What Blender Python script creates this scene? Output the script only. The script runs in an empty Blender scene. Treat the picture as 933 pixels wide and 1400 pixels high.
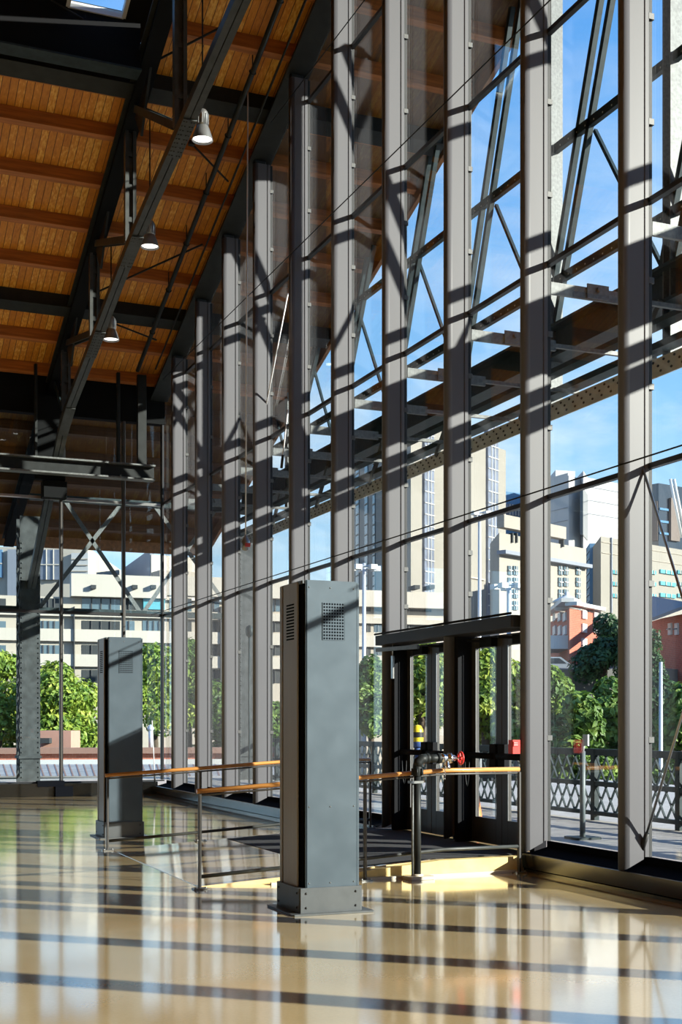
import bpy, bmesh, math, random
from mathutils import Vector, Matrix
random.seed(7)
R = math.radians
PI = math.pi
SC = bpy.context.scene
COL = SC.collection

# ------------------------------------------------------------------ camera frame (933 x 1400)
F, CX, HY, EYE = 1750.0, 466.5, 989.0, 1.6
TH = math.atan(724 / F)
CT, ST = math.cos(TH), math.sin(TH)

def ray(px, py):
    dx, dz = (px - CX) / F, (HY - py) / F
    return Vector((dx * CT + ST, -dx * ST + CT, dz))
def onX(px, py, X):
    r = ray(px, py); t = X / r.x
    return Vector((X, r.y * t, EYE + r.z * t))
def onY(px, py, Y):
    r = ray(px, py); t = Y / r.y
    return Vector((r.x * t, Y, EYE + r.z * t))
def onZ(px, py, h):
    r = ray(px, py); t = (h - EYE) / r.z
    return Vector((r.x * t, r.y * t, h))
def onD(px, py, z):
    r = ray(px, py)
    return Vector((r.x * z, r.y * z, EYE + r.z * z))
def P(Y):                       # underside of the roof edge beam = tops of the fins
    return 18.92 - .355 * Y if Y >= 14.5 else 18.92 - .355 * (29 - Y)
def onRoof(px, py, c):
    r = ray(px, py); t = (18.92 + c - EYE) / (r.z + .355 * r.y)
    return Vector((r.x * t, r.y * t, EYE + r.z * t))

# ------------------------------------------------------------------ materials
MATS = {}
def nodes(name):
    m = bpy.data.materials.new(name); m.use_nodes = True
    nt = m.node_tree; nt.nodes.clear()
    out = nt.nodes.new('ShaderNodeOutputMaterial')
    return m, nt, out
def N(nt, t, **kw):
    n = nt.nodes.new(t)
    for k, v in kw.items():
        if k in n.inputs: n.inputs[k].default_value = v
        else: setattr(n, k, v)
    return n
def pbr(name, col, rough=.5, metal=0., noise=0., nscale=8., bump=0., coat=0., spec=.5, stretch=None, emit=None, rnoise=0.):
    m, nt, out = nodes(name)
    b = N(nt, 'ShaderNodeBsdfPrincipled')
    b.inputs['Base Color'].default_value = (*col, 1); b.inputs['Roughness'].default_value = rough
    b.inputs['Metallic'].default_value = metal; b.inputs['Specular IOR Level'].default_value = spec
    if coat: b.inputs['Coat Weight'].default_value = coat; b.inputs['Coat Roughness'].default_value = .05
    if emit: b.inputs['Emission Color'].default_value = (*emit[0], 1); b.inputs['Emission Strength'].default_value = emit[1]
    L = nt.links.new
    L(b.outputs[0], out.inputs[0])
    if noise or bump or rnoise:
        tc = N(nt, 'ShaderNodeTexCoord'); mp = N(nt, 'ShaderNodeMapping')
        if stretch: mp.inputs['Scale'].default_value = stretch
        nz = N(nt, 'ShaderNodeTexNoise'); nz.inputs['Scale'].default_value = nscale; nz.inputs['Detail'].default_value = 5
        L(tc.outputs['Object'], mp.inputs[0]); L(mp.outputs[0], nz.inputs['Vector'])
        if noise:
            cr = N(nt, 'ShaderNodeValToRGB')
            e = cr.color_ramp.elements
            e[0].position, e[1].position = .3, .7
            e[0].color = (*[max(0, c * (1 - noise)) for c in col], 1); e[1].color = (*[min(1, c * (1 + noise)) for c in col], 1)
            L(nz.outputs[0], cr.inputs[0]); L(cr.outputs[0], b.inputs['Base Color'])
        if rnoise:
            mr = N(nt, 'ShaderNodeMapRange'); mr.inputs[3].default_value = max(0, rough - rnoise); mr.inputs[4].default_value = rough + rnoise
            L(nz.outputs[0], mr.inputs[0]); L(mr.outputs[0], b.inputs['Roughness'])
        if bump:
            bp = N(nt, 'ShaderNodeBump'); bp.inputs['Strength'].default_value = bump; bp.inputs['Distance'].default_value = .02
            L(nz.outputs[0], bp.inputs['Height']); L(bp.outputs[0], b.inputs['Normal'])
    MATS[name] = m
    return m
def glassmat(name, tint, refl=1.0, base=.04):
    m, nt, out = nodes(name)
    tr = N(nt, 'ShaderNodeBsdfTransparent'); tr.inputs[0].default_value = (*tint, 1)
    gl = N(nt, 'ShaderNodeBsdfGlossy'); gl.inputs[0].default_value = (1, 1, 1, 1); gl.inputs['Roughness'].default_value = 0.0
    fr = N(nt, 'ShaderNodeFresnel')
    ge = N(nt, 'ShaderNodeNewGeometry'); ir = N(nt, 'ShaderNodeMapRange'); ir.inputs[3].default_value = 1.45; ir.inputs[4].default_value = 1 / 1.45
    nt.links.new(ge.outputs['Backfacing'], ir.inputs[0]); nt.links.new(ir.outputs[0], fr.inputs[0])   # a thin pane reflects alike on both faces
    mu = N(nt, 'ShaderNodeMath', operation='MULTIPLY'); mu.inputs[1].default_value = refl
    mx = N(nt, 'ShaderNodeMixShader')
    L = nt.links.new
    L(fr.outputs[0], mu.inputs[0]); L(mu.outputs[0], mx.inputs[0]); L(tr.outputs[0], mx.inputs[1]); L(gl.outputs[0], mx.inputs[2])
    L(mx.outputs[0], out.inputs[0])
    MATS[name] = m
    return m

def wood_deck(name='roof_boards', g=1.0):
    m, nt, out = nodes(name); L = nt.links.new
    b = N(nt, 'ShaderNodeBsdfPrincipled'); b.inputs['Roughness'].default_value = .45
    tc = N(nt, 'ShaderNodeTexCoord'); sx = N(nt, 'ShaderNodeSeparateXYZ'); L(tc.outputs['Object'], sx.inputs[0])
    dv = N(nt, 'ShaderNodeMath', operation='DIVIDE'); dv.inputs[1].default_value = .128; L(sx.outputs[0], dv.inputs[0])
    fl = N(nt, 'ShaderNodeMath', operation='FLOOR'); L(dv.outputs[0], fl.inputs[0])
    fc = N(nt, 'ShaderNodeMath', operation='FRACT'); L(dv.outputs[0], fc.inputs[0])
    # board ends, staggered by board
    wn0 = N(nt, 'ShaderNodeTexWhiteNoise', noise_dimensions='1D'); L(fl.outputs[0], wn0.inputs['W'])
    yo = N(nt, 'ShaderNodeMath', operation='MULTIPLY_ADD'); yo.inputs[1].default_value = 9.0; L(wn0.outputs[0], yo.inputs[0]); L(sx.outputs[1], yo.inputs[2])
    yd = N(nt, 'ShaderNodeMath', operation='DIVIDE'); yd.inputs[1].default_value = 9.0; L(yo.outputs[0], yd.inputs[0])
    yf = N(nt, 'ShaderNodeMath', operation='FLOOR'); L(yd.outputs[0], yf.inputs[0])
    cb = N(nt, 'ShaderNodeCombineXYZ'); L(fl.outputs[0], cb.inputs[0]); L(yf.outputs[0], cb.inputs[1])
    wn = N(nt, 'ShaderNodeTexWhiteNoise', noise_dimensions='3D'); L(cb.outputs[0], wn.inputs['Vector'])
    cr = N(nt, 'ShaderNodeValToRGB'); e = cr.color_ramp.elements
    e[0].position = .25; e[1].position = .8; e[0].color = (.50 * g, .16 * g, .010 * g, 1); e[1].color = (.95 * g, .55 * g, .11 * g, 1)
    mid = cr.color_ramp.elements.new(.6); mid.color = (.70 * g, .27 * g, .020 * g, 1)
    mp = N(nt, 'ShaderNodeMapping'); mp.inputs['Scale'].default_value = (10, .5, 10); L(tc.outputs['Object'], mp.inputs[0])
    nz = N(nt, 'ShaderNodeTexNoise'); nz.inputs['Scale'].default_value = 3; nz.inputs['Detail'].default_value = 6; L(mp.outputs[0], nz.inputs['Vector'])
    av = N(nt, 'ShaderNodeMath', operation='MULTIPLY_ADD'); av.inputs[1].default_value = .75; L(nz.outputs[0], av.inputs[0])
    h = N(nt, 'ShaderNodeMath', operation='MULTIPLY'); h.inputs[1].default_value = .34; L(wn.outputs[0], h.inputs[0]); L(h.outputs[0], av.inputs[2])
    L(av.outputs[0], cr.inputs[0])
    gr = N(nt, 'ShaderNodeMath', operation='LESS_THAN'); gr.inputs[1].default_value = .085; L(fc.outputs[0], gr.inputs[0])
    mx = N(nt, 'ShaderNodeMixRGB'); mx.inputs[2].default_value = (.10, .028, .004, 1); L(gr.outputs[0], mx.inputs[0]); L(cr.outputs[0], mx.inputs[1])
    L(mx.outputs[0], b.inputs['Base Color'])
    bp = N(nt, 'ShaderNodeBump'); bp.inputs['Strength'].default_value = .6; bp.inputs['Distance'].default_value = .01; bp.invert = True
    L(gr.outputs[0], bp.inputs['Height']); L(bp.outputs[0], b.inputs['Normal'])
    L(b.outputs[0], out.inputs[0]); MATS[name] = m

def floor_mat():
    m, nt, out = nodes('polished_concrete'); L = nt.links.new
    b = N(nt, 'ShaderNodeBsdfPrincipled'); b.inputs['Specular IOR Level'].default_value = .6
    tc = N(nt, 'ShaderNodeTexCoord')
    n1 = N(nt, 'ShaderNodeTexNoise'); n1.inputs['Scale'].default_value = .9; n1.inputs['Detail'].default_value = 8; L(tc.outputs['Object'], n1.inputs['Vector'])
    cr = N(nt, 'ShaderNodeValToRGB'); e = cr.color_ramp.elements
    e[0].position, e[1].position = .3, .72
    e[0].color = (.60, .44, .225, 1); e[1].color = (.74, .58, .33, 1)
    L(n1.outputs[0], cr.inputs[0])
    n2 = N(nt, 'ShaderNodeTexNoise'); n2.inputs['Scale'].default_value = 45; n2.inputs['Detail'].default_value = 4; L(tc.outputs['Object'], n2.inputs['Vector'])
    cr2 = N(nt, 'ShaderNodeValToRGB'); e = cr2.color_ramp.elements
    e[0].position, e[1].position = .35, .65; e[0].color = (.95, .95, .95, 1); e[1].color = (1.02, 1.02, 1.02, 1)
    L(n2.outputs[0], cr2.inputs[0])
    mu = N(nt, 'ShaderNodeMixRGB', blend_type='MULTIPLY'); mu.inputs[0].default_value = 1
    L(cr.outputs[0], mu.inputs[1]); L(cr2.outputs[0], mu.inputs[2]); L(mu.outputs[0], b.inputs['Base Color'])
    mr = N(nt, 'ShaderNodeMapRange'); mr.inputs[3].default_value = .07; mr.inputs[4].default_value = .17; L(n1.outputs[0], mr.inputs[0]); L(mr.outputs[0], b.inputs['Roughness'])
    b.inputs['Coat Weight'].default_value = 1.0; b.inputs['Coat Roughness'].default_value = .08; b.inputs['Coat IOR'].default_value = 1.55
    n3 = N(nt, 'ShaderNodeTexNoise'); n3.inputs['Scale'].default_value = 2.2; n3.inputs['Detail'].default_value = 2; L(tc.outputs['Object'], n3.inputs['Vector'])
    bp = N(nt, 'ShaderNodeBump'); bp.inputs['Strength'].default_value = .025; bp.inputs['Distance'].default_value = .02
    L(n3.outputs[0], bp.inputs['Height']); L(bp.outputs[0], b.inputs['Normal'])
    L(b.outputs[0], out.inputs[0]); MATS['polished_concrete'] = m

def leaf_mat(name, c0, c1, c2):
    m, nt, out = nodes(name); L = nt.links.new
    b = N(nt, 'ShaderNodeBsdfPrincipled'); b.inputs['Roughness'].default_value = .55
    tc = N(nt, 'ShaderNodeTexCoord'); nz = N(nt, 'ShaderNodeTexNoise'); nz.inputs['Scale'].default_value = 1.7; nz.inputs['Detail'].default_value = 6
    L(tc.outputs['Object'], nz.inputs['Vector'])
    cr = N(nt, 'ShaderNodeValToRGB'); e = cr.color_ramp.elements
    e[0].position, e[1].position = .32, .7; e[0].color = (*c0, 1); e[1].color = (*c2, 1)
    x = e.new(.5); x.color = (*c1, 1)
    L(nz.outputs[0], cr.inputs[0]); L(cr.outputs[0], b.inputs['Base Color'])
    tl = N(nt, 'ShaderNodeBsdfTranslucent'); L(cr.outputs[0], tl.inputs[0])
    mx = N(nt, 'ShaderNodeMixShader'); mx.inputs[0].default_value = .3
    L(b.outputs[0], mx.inputs[1]); L(tl.outputs[0], mx.inputs[2]); L(mx.outputs[0], out.inputs[0])
    MATS[name] = m
def brick_mat(name, c1, c2, mortar, scale):
    m, nt, out = nodes(name); L = nt.links.new
    b = N(nt, 'ShaderNodeBsdfPrincipled'); b.inputs['Roughness'].default_value = .85
    tc = N(nt, 'ShaderNodeTexCoord'); sp = N(nt, 'ShaderNodeSeparateXYZ'); L(tc.outputs['Object'], sp.inputs[0])
    ad = N(nt, 'ShaderNodeMath', operation='ADD'); L(sp.outputs[0], ad.inputs[0]); L(sp.outputs[1], ad.inputs[1])
    cb = N(nt, 'ShaderNodeCombineXYZ'); L(ad.outputs[0], cb.inputs[0]); L(sp.outputs[2], cb.inputs[1])
    br = N(nt, 'ShaderNodeTexBrick'); br.inputs['Scale'].default_value = scale
    br.inputs['Color1'].default_value = (*c1, 1); br.inputs['Color2'].default_value = (*c2, 1); br.inputs['Mortar'].default_value = (*mortar, 1)
    br.inputs['Mortar Size'].default_value = .012
    L(cb.outputs[0], br.inputs['Vector']); L(br.outputs['Color'], b.inputs['Base Color']); L(b.outputs[0], out.inputs[0]); MATS[name] = m

pbr('black_steel', (.016, .019, .020), .5, noise=.25, nscale=6, spec=.25)
pbr('truss_steel', (.042, .046, .045), .42, noise=.3, nscale=7, bump=.12, spec=.4)
pbr('soot_black', (.007, .008, .009), .8, spec=.1)
pbr('fin_paint', (.118, .117, .130), .42, metal=.0, spec=.3, noise=.05, nscale=3, stretch=(1, 1, .2))
pbr('gasket', (.008, .009, .011), .6)
pbr('transom_black', (.018, .019, .022), .4)
pbr('portal_black', (.010, .011, .014), .7, spec=.12)
pbr('header_grey', (.035, .034, .034), .5, spec=.3)
pbr('door_grey', (.075, .072, .07), .42, metal=.2)
pbr('galvanised', (.125, .135, .137), .5, metal=.2, noise=.3, nscale=25)
pbr('green_steel', (.022, .036, .041), .5, noise=.3, nscale=9, spec=.3)
pbr('column_steel', (.055, .062, .066), .6, noise=.3, nscale=6, spec=.2)
pbr('pale_plate', (.90, .89, .87), .6, noise=.12, nscale=4)
pbr('rivet_dark', (.05, .05, .05), .6)
pbr('kiosk_steel', (.088, .118, .146), .36, metal=.35, noise=.07, nscale=3.5, rnoise=.08)
pbr('kiosk_side_lit', (.30, .285, .27), .40, metal=.2, noise=.05, nscale=4, stretch=(8, 8, .4))  # side panels lighter: light bounced off the floor is put into the colour
pbr('kiosk_plinth', (.10, .11, .118), .4, metal=.3, noise=.1)
pbr('recess_black', (.005, .006, .009), .9, spec=.02)
pbr('clip_steel', (.09, .09, .09), .5, metal=.3)
pbr('chrome', (.75, .76, .78), .14, metal=1.0)
pbr('brushed_steel', (.45, .45, .44), .32, metal=1.0, noise=.1, nscale=20)
pbr('sill_steel', (.16, .155, .145), .22, metal=1.0, noise=.08, nscale=1.5, rnoise=.05)
pbr('timber', (.40, .13, .024), .5, noise=.3, nscale=3, stretch=(.5, 8, 8))
pbr('dark_timber', (.11, .045, .015), .6, noise=.3, nscale=3, stretch=(.5, 8, 8))  # darker copy of the purlin timber, for the eave outside the glass
pbr('fascia_timber', (.30, .13, .05), .6, noise=.25, nscale=3, stretch=(4, .5, 4))
pbr('rail_wood', (.60, .27, .075), .32, noise=.3, nscale=5, stretch=(.6, 6, 6), coat=.3)
pbr('carpet', (.035, .036, .042), .95, noise=.35, nscale=160, bump=.3)
pbr('curb_paint', (.78, .60, .25), .6, noise=.16, nscale=5, bump=.15)
pbr('curb_white', (.58, .54, .45), .5)
pbr('ramp_concrete', (.42, .36, .27), .55, noise=.15, nscale=6)
pbr('deck_concrete', (.46, .43, .40), .8, noise=.12, nscale=3)
pbr('red_paint', (.72, .035, .03), .35, coat=.3)
pbr('red_plastic', (.62, .05, .04), .4)
pbr('white_paint', (.6, .6, .58), .5)
pbr('label_white', (.8, .8, .78), .5)
pbr('yellow_plastic', (.86, .66, .03), .4)
pbr('orange_plastic', (.85, .22, .06), .5)
pbr('blue_plastic', (.05, .10, .28), .5)
pbr('cable_white', (.75, .75, .78), .35)
pbr('lamp_shade', (.33, .34, .35), .3, metal=.7)
pbr('lamp_glow', (.9, .9, .85), .5, emit=((1, .97, .9), 2.2))
pbr('pale_concrete', (.44, .385, .315), .9, noise=.06, nscale=.25)
pbr('hall_stone', (.33, .30, .255), .9, noise=.06, nscale=.25)
pbr('tower_stone', (.27, .25, .215), .9, noise=.05, nscale=.25)
pbr('pale_band', (.50, .45, .38), .9, noise=.05, nscale=.25)
pbr('grey_concrete', (.24, .26, .30), .9, noise=.06, nscale=.3)
pbr('white_cladding', (.44, .44, .435), .8, noise=.03, nscale=.2)
pbr('dark_opening', (.035, .04, .042), .8)
pbr('window_glass', (.10, .15, .18), .08, spec=.9)
pbr('window_pale', (.16, .18, .23), .2, spec=.7, noise=.3, nscale=.6)
pbr('teal_glass', (.10, .36, .42), .12, spec=.8)
pbr('blue_glass', (.10, .22, .36), .1, spec=.9)
pbr('dark_glass', (.03, .04, .055), .12, spec=.9)
pbr('brown_cladding', (.13, .10, .085), .7)
pbr('road', (.13, .13, .125), .9, noise=.15, nscale=.3)
pbr('bark', (.09, .065, .045), .9, noise=.3, nscale=8)
pbr('salmon_wall', (.50, .27, .20), .9, noise=.05, nscale=2)
pbr('roof_slate', (.20, .19, .20), .7)
pbr('ribbed_metal', (.36, .34, .32), .6, metal=.0, noise=.22, nscale=1.2)
pbr('rust_roof', (.28, .16, .12), .8)
pbr('stand_grey', (.13, .16, .17), .5)
pbr('light_pole', (.50, .54, .58), .5, metal=.3)
pbr('car_silver', (.5, .55, .62), .25, metal=.5)
pbr('hall_wall', (.30, .22, .15), .8)
pbr('black_bolt', (.03, .03, .03), .5, metal=.5)
glassmat('glazing', (.95, .985, .98), 1.0)
glassmat('end_glazing', (.90, .965, .975), 1.25)
glassmat('door_glazing', (.95, .98, .975), 1.0)
wood_deck(); wood_deck('dark_boards', .20); floor_mat()  # second deck: same board pattern, much darker, for roof outside the glass
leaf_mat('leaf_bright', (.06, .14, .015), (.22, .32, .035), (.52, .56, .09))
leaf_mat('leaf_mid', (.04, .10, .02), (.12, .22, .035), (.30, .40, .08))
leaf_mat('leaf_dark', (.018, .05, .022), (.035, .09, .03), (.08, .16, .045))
brick_mat('red_brick', (.50, .13, .075), (.40, .10, .06), (.45, .28, .22), 2.2)
brick_mat('parapet_brick', (.52, .18, .11), (.42, .13, .08), (.5, .35, .28), 2.6)
M = MATS

# ------------------------------------------------------------------ mesh builder
class MB:
    def __init__(s): s.v, s.f, s.sm, s.mi, s.cur = [], [], [], [], 0
    def add(s, vs, fs, smooth=False):
        b = len(s.v); s.v += [Vector(v) for v in vs]
        for f in fs: s.f.append([b + i for i in f]); s.sm.append(smooth); s.mi.append(s.cur)
        return s
    def box(s, x0, x1, y0, y1, z0, z1):
        vs = [(x, y, z) for z in (z0, z1) for x, y in ((x0, y0), (x1, y0), (x1, y1), (x0, y1))]
        return s.add(vs, [(0, 3, 2, 1), (4, 5, 6, 7), (0, 1, 5, 4), (1, 2, 6, 5), (2, 3, 7, 6), (3, 0, 4, 7)])
    def bevbox(s, x0, x1, y0, y1, z0, z1, b=.01):
        prof = [(x0 + b, y0), (x1 - b, y0), (x1, y0 + b), (x1, y1 - b), (x1 - b, y1), (x0 + b, y1), (x0, y1 - b), (x0, y0 + b)]
        return s.prism([(p[0], p[1], z0) for p in prof], (0, 0, z1 - z0))
    def prism(s, poly, vec, smooth=False):
        n = len(poly); vec = Vector(vec); a = [Vector(p) for p in poly]
        return s.add(a + [p + vec for p in a], [tuple(range(n))[::-1], tuple(range(n, 2 * n))] , False)._sides(n, smooth)
    def _sides(s, n, smooth):
        b = len(s.v) - 2 * n
        for i in range(n):
            j = (i + 1) % n
            s.f.append([b + i, b + j, b + n + j, b + n + i]); s.sm.append(smooth); s.mi.append(s.cur)
        return s
    def bar(s, p0, p1, w, h, up=(0, 0, 1)):
        p0, p1 = Vector(p0), Vector(p1); d = (p1 - p0).normalized(); up = Vector(up)
        sd = d.cross(up)
        if sd.length < 1e-4: sd = d.cross(Vector((1, 0, 0)))
        sd.normalize(); u = sd.cross(d).normalized()
        c = [sd * (a * w / 2) + u * (b * h / 2) for a, b in ((-1, -1), (1, -1), (1, 1), (-1, 1))]
        return s.prism([p0 + q for q in c], p1 - p0)
    def tube(s, pts, r, n=10, cap=True):
        pts = [Vector(p) for p in pts]; rings = []; rr = r if isinstance(r, (list, tuple)) else [r] * len(pts)
        prev = None
        for i, p in enumerate(pts):
            d = (pts[min(i + 1, len(pts) - 1)] - pts[max(i - 1, 0)]).normalized()
            if prev is None:
                a = Vector((0, 0, 1)) if abs(d.z) < .9 else Vector((1, 0, 0))
                u = d.cross(a).normalized()
            else: u = (prev - d * prev.dot(d)).normalized()
            prev = u; w = d.cross(u)
            rings.append([p + (u * math.cos(2 * PI * k / n) + w * math.sin(2 * PI * k / n)) * rr[i] for k in range(n)])
        b = len(s.v); s.v += [q for rg in rings for q in rg]
        for i in range(len(pts) - 1):
            for k in range(n):
                k2 = (k + 1) % n
                s.f.append([b + i * n + k, b + i * n + k2, b + (i + 1) * n + k2, b + (i + 1) * n + k]); s.sm.append(True); s.mi.append(s.cur)
        if cap:
            s.f.append([b + k for k in range(n)][::-1]); s.sm.append(False); s.mi.append(s.cur)
            e = b + (len(pts) - 1) * n
            s.f.append([e + k for k in range(n)]); s.sm.append(False); s.mi.append(s.cur)
        return s
    def lathe(s, prof, c, n=20, axis='z'):
        c = Vector(c); b = len(s.v)
        for r, h in prof:
            for k in range(n):
                a = 2 * PI * k / n; x, y = r * math.cos(a), r * math.sin(a)
                s.v.append(c + (Vector((x, y, h)) if axis == 'z' else Vector((h, x, y)) if axis == 'x' else Vector((x, h, y))))
        for i in range(len(prof) - 1):
            for k in range(n):
                k2 = (k + 1) % n
                s.f.append([b + i * n + k, b + i * n + k2, b + (i + 1) * n + k2, b + (i + 1) * n + k]); s.sm.append(True); s.mi.append(s.cur)
        return s
    def torus(s, c, R_, r, axis, n=24, m=8):
        c = Vector(c); ax = Vector(axis).normalized()
        u = ax.orthogonal().normalized(); w = ax.cross(u); b = len(s.v)
        for i in range(n):
            a = 2 * PI * i / n; d = u * math.cos(a) + w * math.sin(a)
            for k in range(m):
                t = 2 * PI * k / m
                s.v.append(c + d * (R_ + r * math.cos(t)) + ax * (r * math.sin(t)))
        for i in range(n):
            for k in range(m):
                i2, k2 = (i + 1) % n, (k + 1) % m
                s.f.append([b + i * m + k, b + i2 * m + k, b + i2 * m + k2, b + i * m + k2]); s.sm.append(True); s.mi.append(s.cur)
        return s
    def build(s, name, mat, parent=None, recalc=True):
        off = Vector((0, 0, 0)); p = parent
        while p is not None: off += p.location; p = p.parent
        me = bpy.data.meshes.new(name)
        me.from_pydata([tuple(v - off) for v in s.v], [], s.f)
        mats = mat if isinstance(mat, (list, tuple)) else [mat]
        for m in mats: me.materials.append(M[m])
        me.polygons.foreach_set('use_smooth', s.sm); me.polygons.foreach_set('material_index', s.mi)
        if recalc:
            bm = bmesh.new(); bm.from_mesh(me); bmesh.ops.recalc_face_normals(bm, faces=bm.faces); bm.to_mesh(me); bm.free()
        o = bpy.data.objects.new(name, me); COL.objects.link(o)
        if parent is not None: o.parent = parent
        return o
def tag(o, label=None, cat=None, group=None, kind=None):
    if label: o['label'] = label
    if cat: o['category'] = cat
    if group: o['group'] = group
    if kind: o['kind'] = kind
    return o
def thing(name, label, cat, loc=(0, 0, 0), group=None):
    o = bpy.data.objects.new(name, None); COL.objects.link(o); o.location = loc; o.empty_display_size = .2
    return tag(o, label, cat, group)
def struct(name, loc=(0, 0, 0)):
    o = bpy.data.objects.new(name, None); COL.objects.link(o); o.location = loc; o['kind'] = 'structure'
    return o
def copy_tree(o, parent=None):
    c = o.copy(); COL.objects.link(c)
    if parent is not None: c.parent = parent
    for ch in list(o.children): copy_tree(ch, c)
    return c

# ================================================================== SETTING
XG, XN = 7.42, 7.10            # glass plane and fin-nose plane of the gable
YE = 28.45                     # glass plane of the far end wall
FY = [10.24 + 1.823 * i for i in range(10)]
XO = 10.3                      # outer gable truss

mb = MB(); mb.box(-26, 7.6, -9, 28.7, -.3, 0)
tag(mb.build('floor', 'polished_concrete'), kind='structure')
mb = MB(); mb.box(7.6, 10.95, -9, 34, -.3, .15); mb.box(-26, 7.6, 28.7, 34, -.3, .15)
tag(mb.build('floor_platform', 'deck_concrete'), kind='structure')
mb = MB(); mb.box(-400, 700, -60, 900, -7.3, -7)
tag(mb.build('ground', 'road'), kind='structure')

# roof boards: far slope right of truss, far slope left of truss (below the roof lantern), near slope
RB = .44
def slab(m, x0, x1, ya, yb, c, t=.12):
    a = [(x0, ya, P(ya) + c), (x1, ya, P(ya) + c), (x1, yb, P(yb) + c), (x0, yb, P(yb) + c)]
    m.add([*a, *[(p[0], p[1], p[2] + t) for p in a]], [(0, 3, 2, 1), (4, 5, 6, 7), (0, 1, 5, 4), (1, 2, 6, 5), (2, 3, 7, 6), (3, 0, 4, 7)])
    return m
YL = onRoof(90, 77, -.05).y + .25
mb = MB(); slab(mb, 4.9, 7.4, 14.5, 28.5, RB); slab(mb, -26, 4.9, YL, 28.5, RB)
slab(mb, -26, 7.4, -9, 14.5, RB)
tag(mb.build('ceiling', 'roof_boards'), kind='structure')
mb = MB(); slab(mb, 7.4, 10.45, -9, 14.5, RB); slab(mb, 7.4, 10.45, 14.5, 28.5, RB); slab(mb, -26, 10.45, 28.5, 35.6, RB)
tag(mb.build('ceiling_eave', 'dark_boards'), kind='structure')
# black roof lantern, upper left, with one rooflight
w0, w1 = onRoof(93, 8, .62), onRoof(171, 17, .62)
wx0, wx1 = w0.x, w1.x; wya, wyb = min(w0.y, w1.y) - .9, max(w0.y, w1.y) + .02
mb = MB()
slab(mb, -26, wx0, 14.5, YL, .62); slab(mb, wx1, 4.85, 14.5, YL, .62); slab(mb, wx0, wx1, 14.5, wya, .62); slab(mb, wx0, wx1, wyb, YL, .62)
tag(mb.build('ceiling_lantern', 'soot_black'), kind='structure')
wn = struct('window_20', (wx0, wya, P(wya)))
fm = MB()
for a, b in (((wx0, wya), (wx1, wya)), ((wx0, wyb), (wx1, wyb)), ((wx0, wya), (wx0, wyb)), ((wx1, wya), (wx1, wyb))):
    fm.bar((a[0], a[1], P(a[1]) + .66), (b[0], b[1], P(b[1]) + .66), .06, .10)
fm.build('window_frame', 'white_paint', wn)
gm = MB(); slab(gm, wx0, wx1, wya, wyb, .66, .01); gm.build('window_pane', 'glazing', wn)

# plain back walls of the hall, behind the camera
mb = MB(); mb.box(-26.2, -26, -9, 28.7, 0, 14); tag(mb.build('wall_left', 'hall_wall'), kind='structure')
mb = MB(); mb.box(-26, 7.5, -9.2, -9, 0, 6.0); tag(mb.build('wall_rear', 'hall_wall'), kind='structure')

# sills
def sill(name, ya, yb, seam=None):
    t = struct(name)
    m = MB(); prof = [(7.16, 0), (7.16, .045), (7.10, .045), (7.085, .20), (7.095, .205), (7.12, .20), (7.12, 0)]
    m.prism([(x, ya, z) for x, z in prof], (0, yb - ya, 0)); m.build('fascia', 'sill_steel', t)
    m = MB(); m.prism([(7.12, ya, .03), (7.12, ya, .185), (7.40, ya, .255), (7.40, ya, .32), (7.44, ya, .32), (7.44, ya, .03)], (0, yb - ya, 0))
    m.build('tray', 'recess_black', t)
    return t
sill('trim_1', -9, 12.02); sill('trim_2', 15.98, 28.2)
t = struct('trim_3')
m = MB(); m.box(-26, 7.2, 28.2, 28.5, 0, .29); m.build('fascia', 'sill_steel', t)
m = MB(); m.box(-26, 7.4, 28.36, 28.5, .29, .32); m.build('cap', 'transom_black', t)

# ------------------------------------------------------------------ gable glazing: one window per bay
TR = [4.06, 6.60, 9.12, 11.64]
def clip_poly(y0, y1, z0, z1):
    # rectangle clipped by the sloping edge beam
    top = lambda y: P(y) - .02
    pts = [(y0, z0), (y1, z0)]
    a, b = min(z1, top(y0)), min(z1, top(y1))
    if a <= z0 and b <= z0: return None
    f = lambda y: top(y)
    def cross(z):
        s = (top(y1) - top(y0)) / (y1 - y0); return y0 + (z - top(y0)) / s
    out = [(y0, z0)] if a > z0 else []
    if a <= z0: out.append((cross(z0), z0))
    if b <= z0: out.append((cross(z0), z0))
    else: out.append((y1, z0)); out.append((y1, b))
    if (top(y0) - z1) * (top(y1) - z1) < 0: out.append((cross(z1), z1))
    if a > z0: out.append((y0, a))
    return out if len(out) >= 3 else None
BAYS = [FY[0] + 1.823 * i for i in range(-8, 10)] + [28.42]
wcount = 1
for i in range(len(BAYS) - 1):
    y0, y1 = BAYS[i] + .022, BAYS[i + 1] - .022
    door = abs(BAYS[i] - FY[1]) < .1 or abs(BAYS[i] - FY[2]) < .1
    w = struct('window_%d' % wcount, (XG, (y0 + y1) / 2, .32)); wcount += 1
    zs = [.32 if not door else 2.80] + TR + [16]
    for k in range(len(zs) - 1):
        pl = clip_poly(y0, y1, zs[k] + .012, zs[k + 1] - .012)
        if not pl: continue
        m = MB(); m.prism([(XG, y, z) for y, z in pl], (.014, 0, 0)); m.build('pane', 'glazing', w)
        for fr in (.30, .70):                       # patch clips on the joint
            zz = zs[k] + fr * (zs[k + 1] - zs[k])
            if zz > P(y1) - .4 or i == len(BAYS) - 2: continue
            m = MB(); m.bevbox(XG - .03, XG + .04, y1 - .045, y1 + .09, zz - .028, zz + .028, .006); m.build('clip', 'clip_steel', w)
    for z in TR:
        if z < P(y1) - .1:
            m = MB(); m.bevbox(XG - .032, XG + .03, y0, y1, z - .025, z + .025, .008); m.build('transom', 'transom_black', w)

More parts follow.
